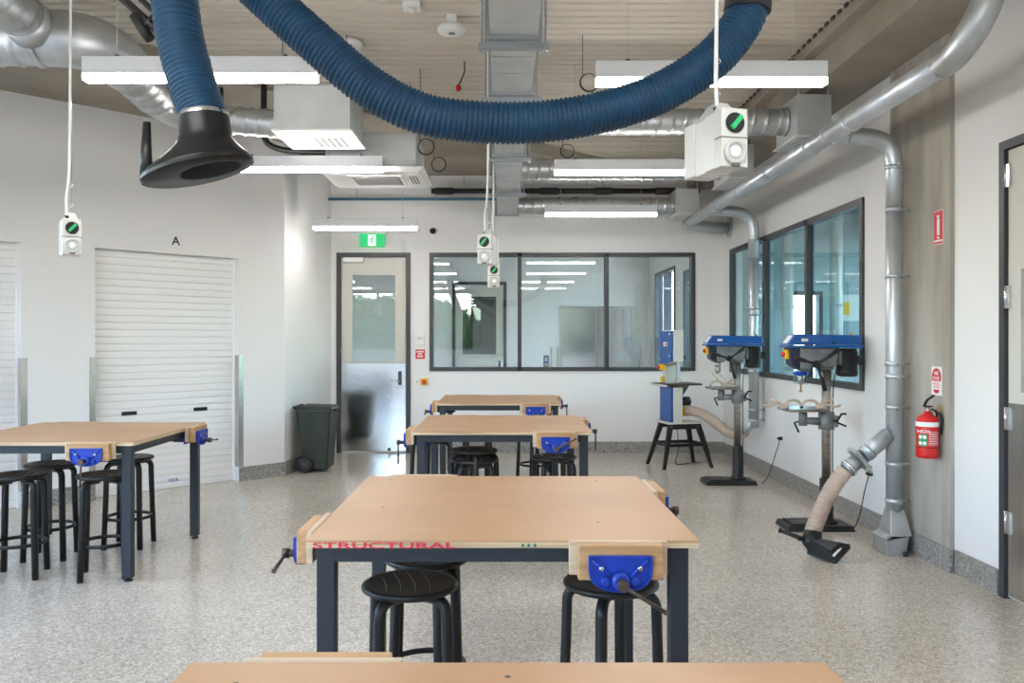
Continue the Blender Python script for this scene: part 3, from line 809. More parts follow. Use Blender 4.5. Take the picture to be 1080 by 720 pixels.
# ------------------------------------------------------------------ drill presses
def make_drill(label, loc, tz, tx0, tx1, guardring, plug):
    t = thing('drill_press', label, 'drill press', loc, group='floor-standing blue drill presses')
    mb = MB().hexa([(-.36, -.16, 0), (.17, -.16, 0), (.17, .16, 0), (-.36, .16, 0)], [(-.345, -.145, .045), (.155, -.145, .045), (.155, .145, .045), (-.345, .145, .045)])
    base = mb.build('base', 'black', t, bev=.006)
    B(-.31, -.09, -.115, .115, .045, .055).build('base_pad', 'black', base)
    for y in (-.06, .06): B(-.29, -.11, y - .01, y + .01, .055, .0565).build('base_slot', 'iron', base)
    MB().lathe([(.085, .045), (.085, .06), (.056, .075), (.052, .10), (.052, .39), (.045, .392)], 20).build('column_sleeve', 'black', t)
    MB().cyl((0, 0, .39), (0, 0, 1.33), .0365, 20).build('column', 'column_steel', t)
    # belt cover
    mb = MB().hexa([(-.345, -.105, 1.435), (.245, -.12, 1.435), (.245, .12, 1.435), (-.345, .105, 1.435)], [(-.345, -.105, 1.455), (.245, -.12, 1.455), (.245, .12, 1.455), (-.345, .105, 1.455)])
    bc = mb.build('belt_cover_tray', 'drill_blue', t, bev=.006)
    mb = MB().hexa([(-.342, -.10, 1.458), (.243, -.117, 1.458), (.243, .117, 1.458), (-.342, .10, 1.458)], [(-.275, -.085, 1.545), (.235, -.105, 1.535), (.235, .105, 1.535), (-.275, .085, 1.545)])
    bc = mb.build('belt_cover', 'drill_blue', t, bev=.012)
    mb = MB().hexa([(-.3335, -.05, 1.472), (-.3335, .05, 1.472), (-.32, .05, 1.472), (-.32, -.05, 1.472)], [(-.287, -.05, 1.533), (-.287, .05, 1.533), (-.275, .05, 1.533), (-.275, -.05, 1.533)])
    mb.build('warning_label', 'label_white', bc)
    B(-.235, -.185, -.106, -.10, 1.485, 1.508).build('sticker', 'label_white', bc)
    MB().lathe([(.012, 1.535), (.014, 1.55), (.008, 1.557)], 10, (.20, 0, 0)).build('cover_knob', 'brass', bc)
    B(.0, .02, -.123, -.11, 1.47, 1.482).build('cover_latch', 'black', bc)
    # head casting
    pr = [(-.235, 1.435), (.065, 1.435), (.065, 1.36), (.045, 1.285), (-.045, 1.285), (-.10, 1.33), (-.16, 1.265), (-.235, 1.265)]
    MB().prism(pr, 'y', -.075, .075).build('head', 'cast_grey', t, bev=.01)
    MB().lathe([(.055, 1.26), (.058, 1.34), (.05, 1.36)], 20).build('head_collar', 'cast_grey', t)
    hp = MB().prism([(-.315, 1.435), (-.232, 1.435), (-.232, 1.26), (-.30, 1.30)], 'y', -.07, .07).build('switch_box', 'navy', t, bev=.006)
    yb = B(-.335, -.305, -.035, .035, 1.345, 1.42).build('stop_switch', 'yellow', t, bev=.01)
    MB().lathe([(.018, -.335), (.020, -.352), (.012, -.36)], 14, (0, 0, 1.383), 'x').build('stop_button', 'red', yb)
    # quill, chuck, bit
    qx = -.205
    MB().cyl((qx, 0, 1.27), (qx, 0, 1.22), .030, 18).build('quill', 'chrome', t)
    ch = MB().lathe([(.020, 1.22), (.028, 1.21), (.028, 1.165), (.014, 1.145)], 18, (qx, 0, 0)).build('chuck', 'column_steel', t)
    if guardring:
        g = MB().lathe([(.052, 1.215), (.056, 1.225), (.056, 1.245), (.034, 1.25)], 24, (qx, 0, 0)).build('guard_ring', 'vise_blue', t)
        MB().tube([(qx, 0, 1.215), (qx, 0, 1.145)], .053, 24, caps=False).build('chuck_guard', 'glass', t)
        MB().lathe([(.007, 1.15), (.007, 1.095), (.015, 1.095), (.015, 1.083)], 12, (qx, 0, 0)).build('drill_bit', 'brass', t)
    # feed wheel with three spokes on the camera side
    hub = MB().lathe([(.030, -.075), (.030, -.11), (.022, -.125), (.014, -.128)], 18, (-.115, 0, 1.305), 'y').build('feed_hub', 'black', t)
    for dx, dz in ((.165, .12), (-.185, .055), (.055, -.205)):
        p0 = Vector((-.115, -.112, 1.305)); p1 = p0 + Vector((dx, -.02, dz))
        MB().tube([p0, p0.lerp(p1, .45), p0.lerp(p1, .55), p1], [.010, .010, .015, .018], 10).build('feed_handle', 'black', hub)
    # motor
    prf = []
    for i in range(12):
        z = 1.245 + i * .0135
        prf += [(.082, z), (.082, z + .008), (.076, z + .009), (.076, z + .0125)]
    mo = MB().lathe([(.05, 1.205), (.078, 1.212), (.082, 1.235)] + prf + [(.078, 1.41), (.07, 1.43)], 24, (.165, 0, 0)).build('motor', 'black', t)
    B(.235, .285, -.045, .045, 1.30, 1.375).build('terminal_box', 'black', mo, bev=.005)
    B(.12, .20, -.084, -.078, 1.29, 1.34).build('rating_plate', 'label_white', mo) if False else None
    B(.08, .12, -.05, .05, 1.30, 1.41).build('motor_mount', 'cast_grey', t)
    # table, bracket and crank
    tb = B(tx0, tx1, -.15, .15, tz - .012, tz + .012).build('table', 'column_steel', t, bev=.004)
    for y in (-.05, .05): B(tx0 + .05, tx1 - .05, y - .008, y + .008, tz + .0121, tz + .0125).build('table_slot', 'iron', tb)
    br = MB().tube([(-.03, 0, tz - .10), ((tx0 + tx1) / 2, 0, tz - .09)], [.034, .026], 12).cyl(((tx0 + tx1) / 2, 0, tz - .13), ((tx0 + tx1) / 2, 0, tz - .01), .034, 14).build('table_arm', 'cast_grey', t)
    MB().cyl((0, 0, tz - .16), (0, 0, tz - .02), .062, 18).box(.03, .085, -.03, .03, tz - .14, tz - .05).build('table_collar', 'cast_grey', t)
    MB().tube([((tx0 + tx1) / 2 - .04, 0, tz - .10), ((tx0 + tx1) / 2 - .075, -.02, tz - .105), ((tx0 + tx1) / 2 - .05, -.05, tz - .18)], .008, 8).build('lock_lever', 'black', br)
    MB().tube([(.05, -.03, tz - .09), (.05, -.085, tz - .09), (.085, -.09, tz - .03), (.12, -.09, tz - .03)], .009, 8).build('crank', 'black', t)
    MB().tube([(.06, -.06, tz - .1), (.13, -.07, tz - .13)], .008, 8).build('clamp_lever', 'black', t)
    # power cord to the wall socket
    cord = spline([(.10, .03, 1.30), (.075, .05, 1.1), (.07, .05, .6), (.08, .07, .14), (.12, .15, .012), (plug[0] * .6, plug[1] * .75, .02), (plug[0] - .06, plug[1], plug[2] - .12), (plug[0] - .03, plug[1], plug[2])], 8)
    cd = MB().tube(cord, .0045, 6).build('power_cord', 'black', t)
    MB().lathe([(.010, plug[0] - .055), (.020, plug[0] - .03), (.022, plug[0] - .002)], 12, (0, plug[1], plug[2]), 'x').build('plug', 'black', cd)
    return t
D1 = (2.455, 8.72); D2 = (2.585, 6.66)
make_drill('blue drill press standing beside the bandsaw', (D1[0], D1[1], 0), .995, -.30, -.04, False, (XR - D1[0], -.02, .47))
make_drill('blue drill press with a blue chuck guard ring, nearer of the two', (D2[0], D2[1], 0), .945, -.345, -.03, True, (XR - D2[0], -.08, .445))
# wall sockets behind the plugs are white plates
for (y, z, lb) in ((D1[1] - .02, .47, 'small white wall socket plate behind the far drill plug'), (D2[1] - .08, .445, 'small white wall socket plate beside the concrete column')):
    o = B(XR - .006, XR, y - .05, y + .05, z - .035, z + .035).build('wall_socket', 'white_plastic', bev=.003); tag(o, lb, 'socket')

def make_clamp(label, loc, rz, s=1):
    """hold-down clamp: curved jaw arm, pivot, lever and threaded spindle"""
    t = thing('locking_clamp', label, 'clamp', loc, rz, group='pale clamps on the drill tables')
    MB().tube(spline([(0, 0, .03), (-.05 * s, 0, .065), (-.11 * s, 0, .06), (-.145 * s, 0, .02)], 6), .014, 8, squash=.7).build('upper_jaw', 'clamp_tan', t)
    MB().tube(spline([(0, 0, .02), (.05 * s, 0, .035), (.12 * s, 0, .018), (.16 * s, 0, .03)], 6), .013, 8, squash=.7).build('lever', 'clamp_tan', t)
    MB().tube(spline([(.01 * s, 0, .03), (.06 * s, 0, .06), (.11 * s, 0, .075)], 5), .008, 8).build('release_handle', 'clamp_tan', t)
    MB().box(-.028, .028, -.012, .012, .0, .045).build('pivot_block', 'clamp_tan', t, bev=.006)
    MB().cyl((-.145 * s, 0, .03), (-.145 * s, 0, .002), .007, 8).build('spindle', 'iron', t)
    return t
make_clamp('pale metal clamp at the outer end of the nearer drill table', (D2[0] - .37, D2[1] - .09, .957), R(178))
make_clamp('pale metal clamp against the column of the nearer drill', (D2[0] - .10, D2[1] - .12, .957), R(-4))
o = make_clamp('pale clamp with raised levers on the far drill table', (D1[0] - .16, D1[1] - .06, 1.007), R(8))
MB().tube(spline([(-.02, 0, .03), (-.07, 0, .09), (-.13, 0, .15)], 5), .008, 8).build('raised_lever', 'clamp_tan', o)
MB().tube(spline([(.01, 0, .03), (.0, 0, .09), (-.03, 0, .13)], 5), .007, 8).build('raised_lever', 'clamp_tan', o)

# ------------------------------------------------------------------ bandsaw
BS = thing('bandsaw', 'blue and cream bandsaw on a black splayed stand', 'bandsaw', (2.10, 9.92, 0), R(14))
def bs(mb, n, m, par=None, bev=0): return mb.build(n, m, par or BS, bev=bev)
for sx in (-1, 1):
    for sy in (-1, 1):
        a = Vector((sx * .20, sy * .15, .51)); b = Vector((sx * .32, sy * .25, .0))
        q = [a + Vector((-sx * .0, 0, 0)), a + Vector((-sx * .06, 0, 0)), a + Vector((-sx * .06, -sy * .05, 0)), a + Vector((0, -sy * .05, 0))]
        p = [v + (b - a) for v in q]; p = [b, b + Vector((-sx * .035, 0, 0)), b + Vector((-sx * .035, -sy * .03, 0)), b + Vector((0, -sy * .03, 0))]
        lg = bs(MB().hexa(p, q), 'leg', 'black')
        bs(MB().cyl((a.x - sx * .03, a.y + sy * .006, .475), (a.x - sx * .03, a.y - sy * .0, .475), .012, 8), 'bolt', 'chrome', lg)
for s in (-1, 1):
    bs(B(-.245, .245, s * .18 - .006, s * .18 + .006, .25, .285), 'brace', 'black')
    bs(B(s * .24 - .006, s * .24 + .006, -.18, .18, .25, .285), 'brace', 'black')
    bs(B(-.205, .205, s * .15 - .005, s * .15 + .005, .45, .512), 'apron', 'black')
bs(B(-.215, .215, -.165, .165, .512, .53), 'stand_top', 'machine_cream')
lower = bs(B(-.15, -.03, -.16, .16, .53, .945), 'lower_housing', 'machine_cream', bev=.008)
bs(B(-.178, -.15, -.155, .155, .535, .94), 'lower_door', 'saw_blue', bev=.006)
bs(B(-.15, .0, .06, .14, .945, 1.30), 'frame_column', 'machine_cream', bev=.006)
bs(B(-.16, -.04, -.10, .15, .93, .955), 'trunnion', 'cast_grey')
bs(B(-.26, .20, -.20, .20, .965, .985), 'saw_table', 'iron', bev=.004)
bs(MB().prism([(-.05, .965), (.13, .965), (.02, .80), (-.03, .80)], 'y', -.02, .02), 'table_bracket', 'cast_grey')
bs(B(-.275, -.255, -.22, .22, .95, .975), 'fence_rail', 'chrome')
up = bs(MB().prism([(-.16, 1.24), (.16, 1.17), (.16, 1.61), (-.16, 1.61)], 'x', -.15, -.02), 'upper_housing', 'machine_cream', bev=.008)
ud = bs(MB().prism([(-.155, 1.245), (.155, 1.18), (.155, 1.60), (-.155, 1.60)], 'x', -.178, -.15), 'upper_door', 'saw_blue', bev=.006)
bs(B(-.1805, -.178, -.06, .05, 1.42, 1.47), 'badge', 'label_white', ud)
bs(B(-.1815, -.180, -.05, .0, 1.43, 1.46), 'badge_print', 'sign_red', ud)
for y, z in ((-.12, 1.31), (.12, 1.27), (-.12, 1.56)):
    bs(MB().lathe([(.012, -.178), (.012, -.19)], 10, (0, y, z), 'x'), 'door_screw', 'chrome', ud)
bs(MB().lathe([(.012, -.02), (.022, .0), (.022, .03)], 12, (0, -.10, 1.29), 'x'), 'tension_knob', 'black')
bs(B(-.09, -.05, -.13, -.10, 1.02, 1.26), 'blade_guard', 'galv_dull')
bs(B(-.1, -.04, -.135, -.09, 1.0, 1.03), 'blade_guide', 'chrome')
bs(B(-.068, -.065, -.128, -.122, .95, 1.02), 'blade', 'chrome')
sb = bs(B(-.235, -.17, .0, .06, 1.14, 1.21), 'stop_switch', 'yellow', bev=.008)
bs(MB().lathe([(.02, -.235), (.022, -.255), (.014, -.262)], 14, (0, .03, 1.175), 'x'), 'stop_button', 'red', sb)
bs(B(-.19, -.16, .07, .11, .99, 1.06), 'tool_pouch', 'yellow')
bs(MB().cyl((-.03, 0, .65), (.07, -.01, .65), .058, 18), 'dust_port', 'yellow')
bs(MB().cyl((-.02, .06, .76), (.16, .06, .76), .055, 18), 'motor', 'black')
cd = bs(MB().tube(spline([(.0, .08, .53), (.03, .08, .2), (-.01, .07, .02), (.2, .12, .01), (.55, .3, .012), (.62, .5, .2), (.60, .62, .42), (.62, .66, .46)], 8), .0045, 6), 'power_cord', 'black')

# ------------------------------------------------------------------ clear dust hoses
def hose(name, label, pts, r, m, pitch, amp, cat='hose', group=None):
    dense, L = resample(spline(pts, 16), pitch / 4)
    o = MB().tube(dense, lambda i, l, a: r + amp * math.cos(2 * PI * i / 4), 24, caps=False).build(name, m)
    return tag(o, label, cat, group)
hose('clear_hose', 'translucent ribbed hose sagging from the bandsaw to the duct', [(2.17, 9.885, .65), (2.24, 9.86, .66), (2.36, 9.78, .62), (2.48, 9.66, .53), (2.58, 9.5, .44), (2.68, 9.38, .44), (2.715, 9.335, .475)], .056, 'clear_hose', .02, .003)
hose('clear_hose', 'translucent ribbed hose running down from the blast gate to the floor nozzle', [(2.405, 5.87, .575), (2.35, 5.86, .51), (2.265, 5.845, .38), (2.19, 5.83, .22), (2.15, 5.815, .125)], .056, 'clear_hose', .02, .003)

# ------------------------------------------------------------------ floor nozzle
FN = thing('floor_nozzle', 'black plastic floor sweep nozzle at the end of the clear hose', 'nozzle', (2.16, 5.80, 0))
def fn(mb, n, m, par=None, bev=0): return mb.build(n, m, par or FN, bev=bev, world=True)
fn(MB().tube([(2.165, 5.82, .165), (2.15, 5.80, .09), (2.16, 5.77, .06)], [.062, .066, .05], 20), 'socket', 'hood_plastic')
d = Vector((.60, -.72, 0)).normalized(); n_ = Vector((-d.y, d.x, 0)); c0 = Vector((2.14, 5.79, .0))
def Q(a, b, z): p = c0 + d * a + n_ * b; return (p.x, p.y, z + max(0, b + .10) * a * 1.6)   # tipped on one edge
fn(MB().hexa([Q(0, -.06, .02), Q(.24, -.10, .002), Q(.24, .10, .002), Q(0, .06, .02)], [Q(0, -.045, .125), Q(.24, -.09, .045), Q(.24, .09, .045), Q(0, .045, .125)]), 'nozzle_body', 'hood_plastic', bev=.012)
fn(MB().hexa([Q(.03, -.035, .117), Q(.18, -.06, .066), Q(.18, .06, .066), Q(.03, .035, .117)], [Q(.03, -.033, .121), Q(.18, -.058, .071), Q(.18, .058, .071), Q(.03, .033, .121)]), 'top_panel', 'charcoal')
fn(MB().hexa([Q(.205, -.085, .05), Q(.22, -.085, .045), Q(.22, .085, .045), Q(.205, .085, .05)], [Q(.205, -.083, .057), Q(.22, -.083, .052), Q(.22, .083, .052), Q(.205, .083, .057)]), 'edge_strip', 'label_white')
fn(B(2.06, 2.14, 5.80, 5.83, .10, .13), 'handle_socket', 'hood_plastic')
fn(MB().tube([(2.13, 5.79, .10), (1.945, 5.83, .165)], [.016, .014], 10).cyl((1.945, 5.83, .165), (1.93, 5.833, .17), .019, 10), 'handle', 'hood_plastic')

# ------------------------------------------------------------------ dust extraction duct on the right wall
DU = thing('dust_duct', 'galvanised dust extraction duct with two drops along the windowed wall', 'duct', (2.78, 5.92, 0))
def du(mb, n, m='duct_pipe', par=None, bev=0): return mb.build(n, m, par or DU, bev=bev, world=True)
MX, MZ = 2.35, 2.97
du(MB().cyl((MX, 4.40, MZ), (MX, 10.62, MZ), .066, 24), 'main_pipe')
e = [(MX, 4.45, MZ)] + [(MX + .08 * (1 - math.cos(u)), 4.42 - .26 * math.sin(u), MZ + .26 * (1 - math.cos(u))) for u in [PI / 2 * i / 10 for i in range(11)]] + [(MX + .10, 4.14, MZ + .4), (MX + .12, 4.13, DECK)]
du(MB().tube(e, .075, 24), 'riser_elbow', 'galv')
for y in (4.44, 5.30 + .3, 5.98, 6.35, 7.3, 8.2, 9.05, 9.6, 10.4):
    du(MB().cyl((MX, y - .016, MZ), (MX, y + .016, MZ), .0735, 24), 'collar', 'duct_pipe')
du(MB().tube(elbow((MX, 10.55, MZ), (MX, 10.72, MZ), (2.90, 10.72, MZ - .03), .13), .064, 20), 'end_elbow')
du(MB().cyl((XR - .02, 10.72, MZ - .03), (XR - .001, 10.72, MZ - .03), .135, 24), 'wall_flange')
def drop(y, px, z_top, z_bot, bands):
    du(MB().tube(elbow((MX, y, MZ - .02), (px, y, z_top), (px, y, z_top - .5), .2, 12), .058, 24), 'branch_elbow')
    du(MB().cyl((px, y, z_top - .3), (px, y, z_bot), .057, 24), 'drop_pipe')
    du(MB().cyl((MX + .07, y, MZ - .021), (MX + .10, y, MZ - .022), .064, 20), 'collar')
    for z in bands:
        b = du(MB().cyl((px, y, z - .014), (px, y, z + .014), .0635, 24), 'band')
        du(MB().box(px - .008, px + .008, y - .085, y - .055, z - .018, z + .018).cyl((px, y - .075, z), (px - .025, y - .075, z), .007, 8), 'band_bolt', 'galv', b)
        du(MB().cyl((px + .05, y, z), (XR - .001, y, z), .008, 8).cyl((XR - .012, y, z), (XR - .001, y, z), .022, 10), 'wall_bracket', 'galv', b)
drop(5.92, 2.78, 2.93, .28, (2.72, 2.42, 1.95, 1.33, 1.24, 1.02, .62, .36))
drop(9.30, 2.80, 2.90, .52, (2.60, 1.85, 1.78, 1.15, .72, .60))
# Y stub, blast gate
SA_, SB_ = Vector((2.78, 5.92, .86)), Vector((2.415, 5.87, .58))
dv = (SB_ - SA_).normalized()
du(MB().cyl(SA_ + dv * .055, SA_ + dv * .30, .055, 22), 'branch_stub')
du(MB().cyl(SA_ + dv * .24, SA_ + dv * .27, .061, 22), 'collar')
gc = SA_ + dv * .335
sd = dv.cross(Vector((0, 1, 0))).normalized()
def obox(c, ax, ay, az, hx, hy, hz):
    q = [[c + ax * (sx * hx) + ay * (sy * hy) + az * (sz * hz) for sx, sy in ((-1, -1), (1, -1), (1, 1), (-1, 1))] for sz in (-1, 1)]
    return MB().hexa(q[0], q[1])
yy = Vector((0, 1, 0))
gate = du(obox(gc, sd, yy, dv, .085, .075, .014), 'blast_gate', 'galv', bev=.003)
du(obox(gc + sd * .03 + yy * 0, sd, yy, dv, .085, .062, .004), 'gate_blade', 'galv_dull', gate)
for a, b in ((-1, -1), (-1, 1), (1, -1), (1, 1)):
    c = gc + sd * (.07 * a) + yy * (.06 * b); du(MB().cyl(c - dv * .02, c + dv * .02, .009, 8), 'gate_bolt', 'chrome', gate)
du(MB().cyl(gc + dv * .01, SA_ + dv * .46, .052, 22), 'hose_spigot', 'galv')
du(MB().cyl(SA_ + dv * .425, SA_ + dv * .445, .064, 22), 'hose_clip', 'chrome')
# stub for the bandsaw hose
sa, sb2 = Vector((2.80, 9.30, .60)), Vector((2.705, 9.345, .465))
du(MB().cyl(sa, sb2, .052, 18), 'branch_stub')
# floor sweep boot
def ring(c, hx, hy, z): return [(c[0] - hx, c[1] - hy, z), (c[0] + hx, c[1] - hy, z), (c[0] + hx, c[1] + hy, z), (c[0] - hx, c[1] + hy, z)]
boot = du(MB().hexa(ring((2.775, 5.90), .075, .10, .13), ring((2.78, 5.92), .05, .05, .30)).hexa([(2.66, 5.79, 0.0), (2.80, 5.79, 0.0), (2.86, 6.0, 0.0), (2.66, 6.0, 0.0)], [(2.665, 5.80, .10), (2.83, 5.80, .13), (2.85, 6.0, .13), (2.665, 6.0, .10)]), 'sweep_boot', 'galv', bev=.004)
du(MB().hexa([(2.655, 5.79, .10), (2.70, 5.79, .13), (2.70, 6.0, .13), (2.655, 6.0, .10)], [(2.655, 5.79, .115), (2.70, 5.79, .145), (2.70, 6.0, .145), (2.655, 6.0, .115)]), 'boot_flap', 'galv', boot)
du(MB().cyl((2.79, 5.775, .0), (2.79, 5.775, .03), .018, 12), 'boot_knob', 'rubber', boot)

# ------------------------------------------------------------------ fire extinguisher and signs on the column
CXF = XR - .03
FE = thing('fire_extinguisher', 'red fire extinguisher hanging on the concrete column', 'fire extinguisher', (CXF - .085, 5.51, .72))
FE.scale = (1, 1, .8)
MB().lathe([(.055, 0), (.068, .006), (.070, .03), (.070, .30), (.062, .335), (.035, .36), (.022, .37), (.022, .385)], 28).build('cylinder_body', 'red', FE)
MB().tube([(0, 0, .30), (0, 0, .262)], .0712, 28, caps=False).build('white_band', 'sign_white', FE)
MB().tube([(0, 0, .095), (0, 0, .088)], .0712, 28, caps=False).build('strap', 'black', FE)
def wrap(z0, z1, a0, a1, r=.0708, m='sign_white', n='label_patch'):
    vs = []; k = 8
    for z in (z0, z1):
        for i in range(k + 1):
            a = R(a0 + (a1 - a0) * i / k); vs.append((r * math.cos(a), r * math.sin(a), z))
    mb = MB()._add(vs, [(i, i + 1, k + 2 + i, k + 1 + i) for i in range(k)], True)
    return mb.build(n, m, FE)
wrap(.105, .20, 195, 243, m='green')
for (z0, z1, a0, a1) in ((.165, .19, 200, 216), (.165, .19, 222, 238), (.115, .14, 200, 216), (.115, .14, 222, 238)): wrap(z0, z1, a0, a1, .0713)
for i in range(9): wrap(.115 + i * .013, .119 + i * .013, 250, 305, .0712)
wrap(.205, .248, 195, 243, m='red', n='label_patch')
text('NOX', .026, 'sign_white', 'lettering', FE, (CXF - .085 - .05, 5.51 - .057, .72 + .212), (.77, -.64, 0), (-.64, -.77, 0), eps=.004)
MB().cyl((0, 0, .385), (0, 0, .42), .018, 12).build('valve', 'brass', FE)
MB().hexa([(-.03, -.015, .42), (.03, -.015, .42), (.03, .015, .42), (-.03, .015, .42)], [(-.02, -.01, .43), (.03, -.01, .43), (.03, .01, .43), (-.02, .01, .43)]).build('lower_lever', 'black', FE)
MB().tube(spline([(-.02, 0, .425), (-.01, -.01, .47), (.015, -.02, .50), (.03, -.03, .52)], 5), .010, 8).build('carry_handle', 'black', FE)
MB().tube(spline([(.02, -.01, .405), (.05, -.03, .38), (.07, -.05, .33), (.072, -.04, .2)], 6), .008, 8).build('hose', 'black', FE)
MB().cyl((-.018, -.02, .40), (-.018, -.035, .40), .013, 12).build('gauge', 'chrome', FE)
MB().box(.03, .085, -.02, .02, .34, .40).build('wall_hook', 'chrome', FE)
MB().box(.05, .07, -.045, -.03, .385, .44).build('inspection_tag', 'brass', FE)

S1 = thing('location_sign', 'red sign with a white fire extinguisher pictogram high on the column', 'sign', (CXF, 5.525, 2.13))
B(-.003, 0, -.058, .058, 0, .225).build('panel', 'sign_white', S1)
B(-.0045, -.003, -.054, .054, .004, .221).build('red_field', 'sign_red', S1)
mb = MB().box(-.0055, -.0045, -.016, .016, .06, .165).box(-.0055, -.0045, -.009, .009, .165, .185).box(-.0055, -.0045, -.014, .02, .185, .192); mb.build('pictogram', 'sign_white', S1)
B(-.0055, -.0045, -.014, .014, .038, .05).build('pictogram_base', 'sign_white', S1)
B(-.0055, -.0045, -.052, .052, .018, .03).build('caption', 'sign_white', S1)
S2_ = thing('instruction_sign', 'white sign with red dome lettered ABE POWDER above the extinguisher', 'sign', (CXF, 5.55, 1.13))
B(-.003, 0, -.065, .065, 0, .19).build('panel', 'sign_white', S2_)
dome = [(.058, .095)] + [(.058 * math.cos(a), .125 + .055 * math.sin(a)) for a in [PI * i / 12 for i in range(13)]] + [(-.058, .095)]
MB().prism(dome, 'x', -.0045, -.003).build('red_dome', 'sign_red', S2_)
text('ABE', .024, 'sign_white', 'lettering', S2_, (CXF, 5.55, 1.13 + .135), (0, -1, 0), (-1, 0, 0), eps=.006)
text('POWDER', .022, 'sign_white', 'lettering', S2_, (CXF, 5.55, 1.13 + .103), (0, -1, 0), (-1, 0, 0), width=.085, eps=.006)
for i in range(4): B(-.0045, -.003, -.045 + (i % 2) * .005, .045 - (i % 2) * .006, .05 + i * .011, .054 + i * .011).build('caption_line', 'sign_red', S2_)
MB().prism([(-.035, .038), (.035, .038)] + [(.035 * math.cos(a), .034 + .022 * math.sin(a)) for a in [-PI * i / 8 for i in range(9)]], 'x', -.0045, -.003).build('red_foot', 'sign_red', S2_)

# ------------------------------------------------------------------ things on the back wall
EX = thing('exit_sign', 'green illuminated running man exit sign above the door', 'exit sign', (-1.72, YB - .05, 2.72))
B(-.165, .165, -.012, .012, 0, .175).build('sign_face', 'exit_green', EX, bev=.003)
B(-.18, .18, -.03, .05, .175, .205).build('housing', 'white_plastic', EX, bev=.004)
pf = B(-.052, .052, -.0145, -.012, .015, .16).build('pictogram_field', 'exit_white', EX)
mb = MB(); yk = -.0155
mb.lathe([(.011, -.0165), (.011, -.0145)], 12, (.012, 0, .135), 'y')
for a, b, r_ in (((.008, .12), (-.004, .085), .011), ((-.004, .085), (.018, .06), .008), ((.018, .06), (.022, .03), .007), ((-.004, .085), (-.018, .055), .008), ((-.018, .055), (-.04, .048), .007), ((.006, .115), (.03, .10), .006), ((.006, .115), (-.022, .105), .006), ((-.022, .105), (-.03, .085), .006)):
    mb.cyl((a[0], yk, a[1]), (b[0], yk, b[1]), r_ * .75, 8)
mb.build('running_figure', 'exit_green', EX)
B(-.02, .02, .0, .05, .19, .26).build('wall_bracket', 'white_plastic', EX)

SCm = thing('security_camera', 'small black and white dome security camera on the back wall', 'camera', (-.92, YB, 2.93))
MB().lathe([(.055, 0), (.055, -.03), (.045, -.045)], 20, (0, 0, 0), 'y').build('mount', 'white_plastic', SCm)
MB().lathe([(.042, -.04), (.040, -.065), (.028, -.082), (.012, -.09)], 18, (0, 0, 0), 'y').build('dome', 'black', SCm)
TH = thing('thermostat', 'small white thermostat beside the door', 'thermostat', (-1.09, YB, 1.43))
B(-.055, .055, -.025, 0, 0, .13).build('case', 'white_plastic', TH, bev=.005); B(-.035, .03, -.027, -.025, .065, .11).build('display', 'galv_dull', TH)
RS = thing('warning_sign', 'small red sign with white lettering below the thermostat', 'sign', (-1.09, YB, 1.245))
B(-.062, .062, -.004, 0, 0, .125).build('panel', 'red', RS)
for z, wd in ((.085, .10), (.054, .055), (.022, .08)):
    for k in range(5): B(-wd / 2 + k * wd / 5, -wd / 2 + (k + .75) * wd / 5, -.005, -.004, z, z + .022).build('lettering', 'sign_white', RS)
ES = thing('stop_station', 'yellow emergency stop with red button and switch plate by the door', 'emergency stop', (-1.075, YB, .90))
B(-.085, -.02, -.012, 0, .0, .085).build('switch_plate', 'white_plastic', ES, bev=.002)
B(-.06, -.045, -.014, -.012, .03, .055).build('switch_rocker', 'knob_green', ES)
B(-.005, .085, -.04, 0, .0, .09).build('housing', 'yellow', ES, bev=.006)
MB().lathe([(.018, -.04), (.028, -.055), (.028, -.065), (.015, -.072)], 16, (.04, 0, .045), 'y').build('button', 'red', ES)

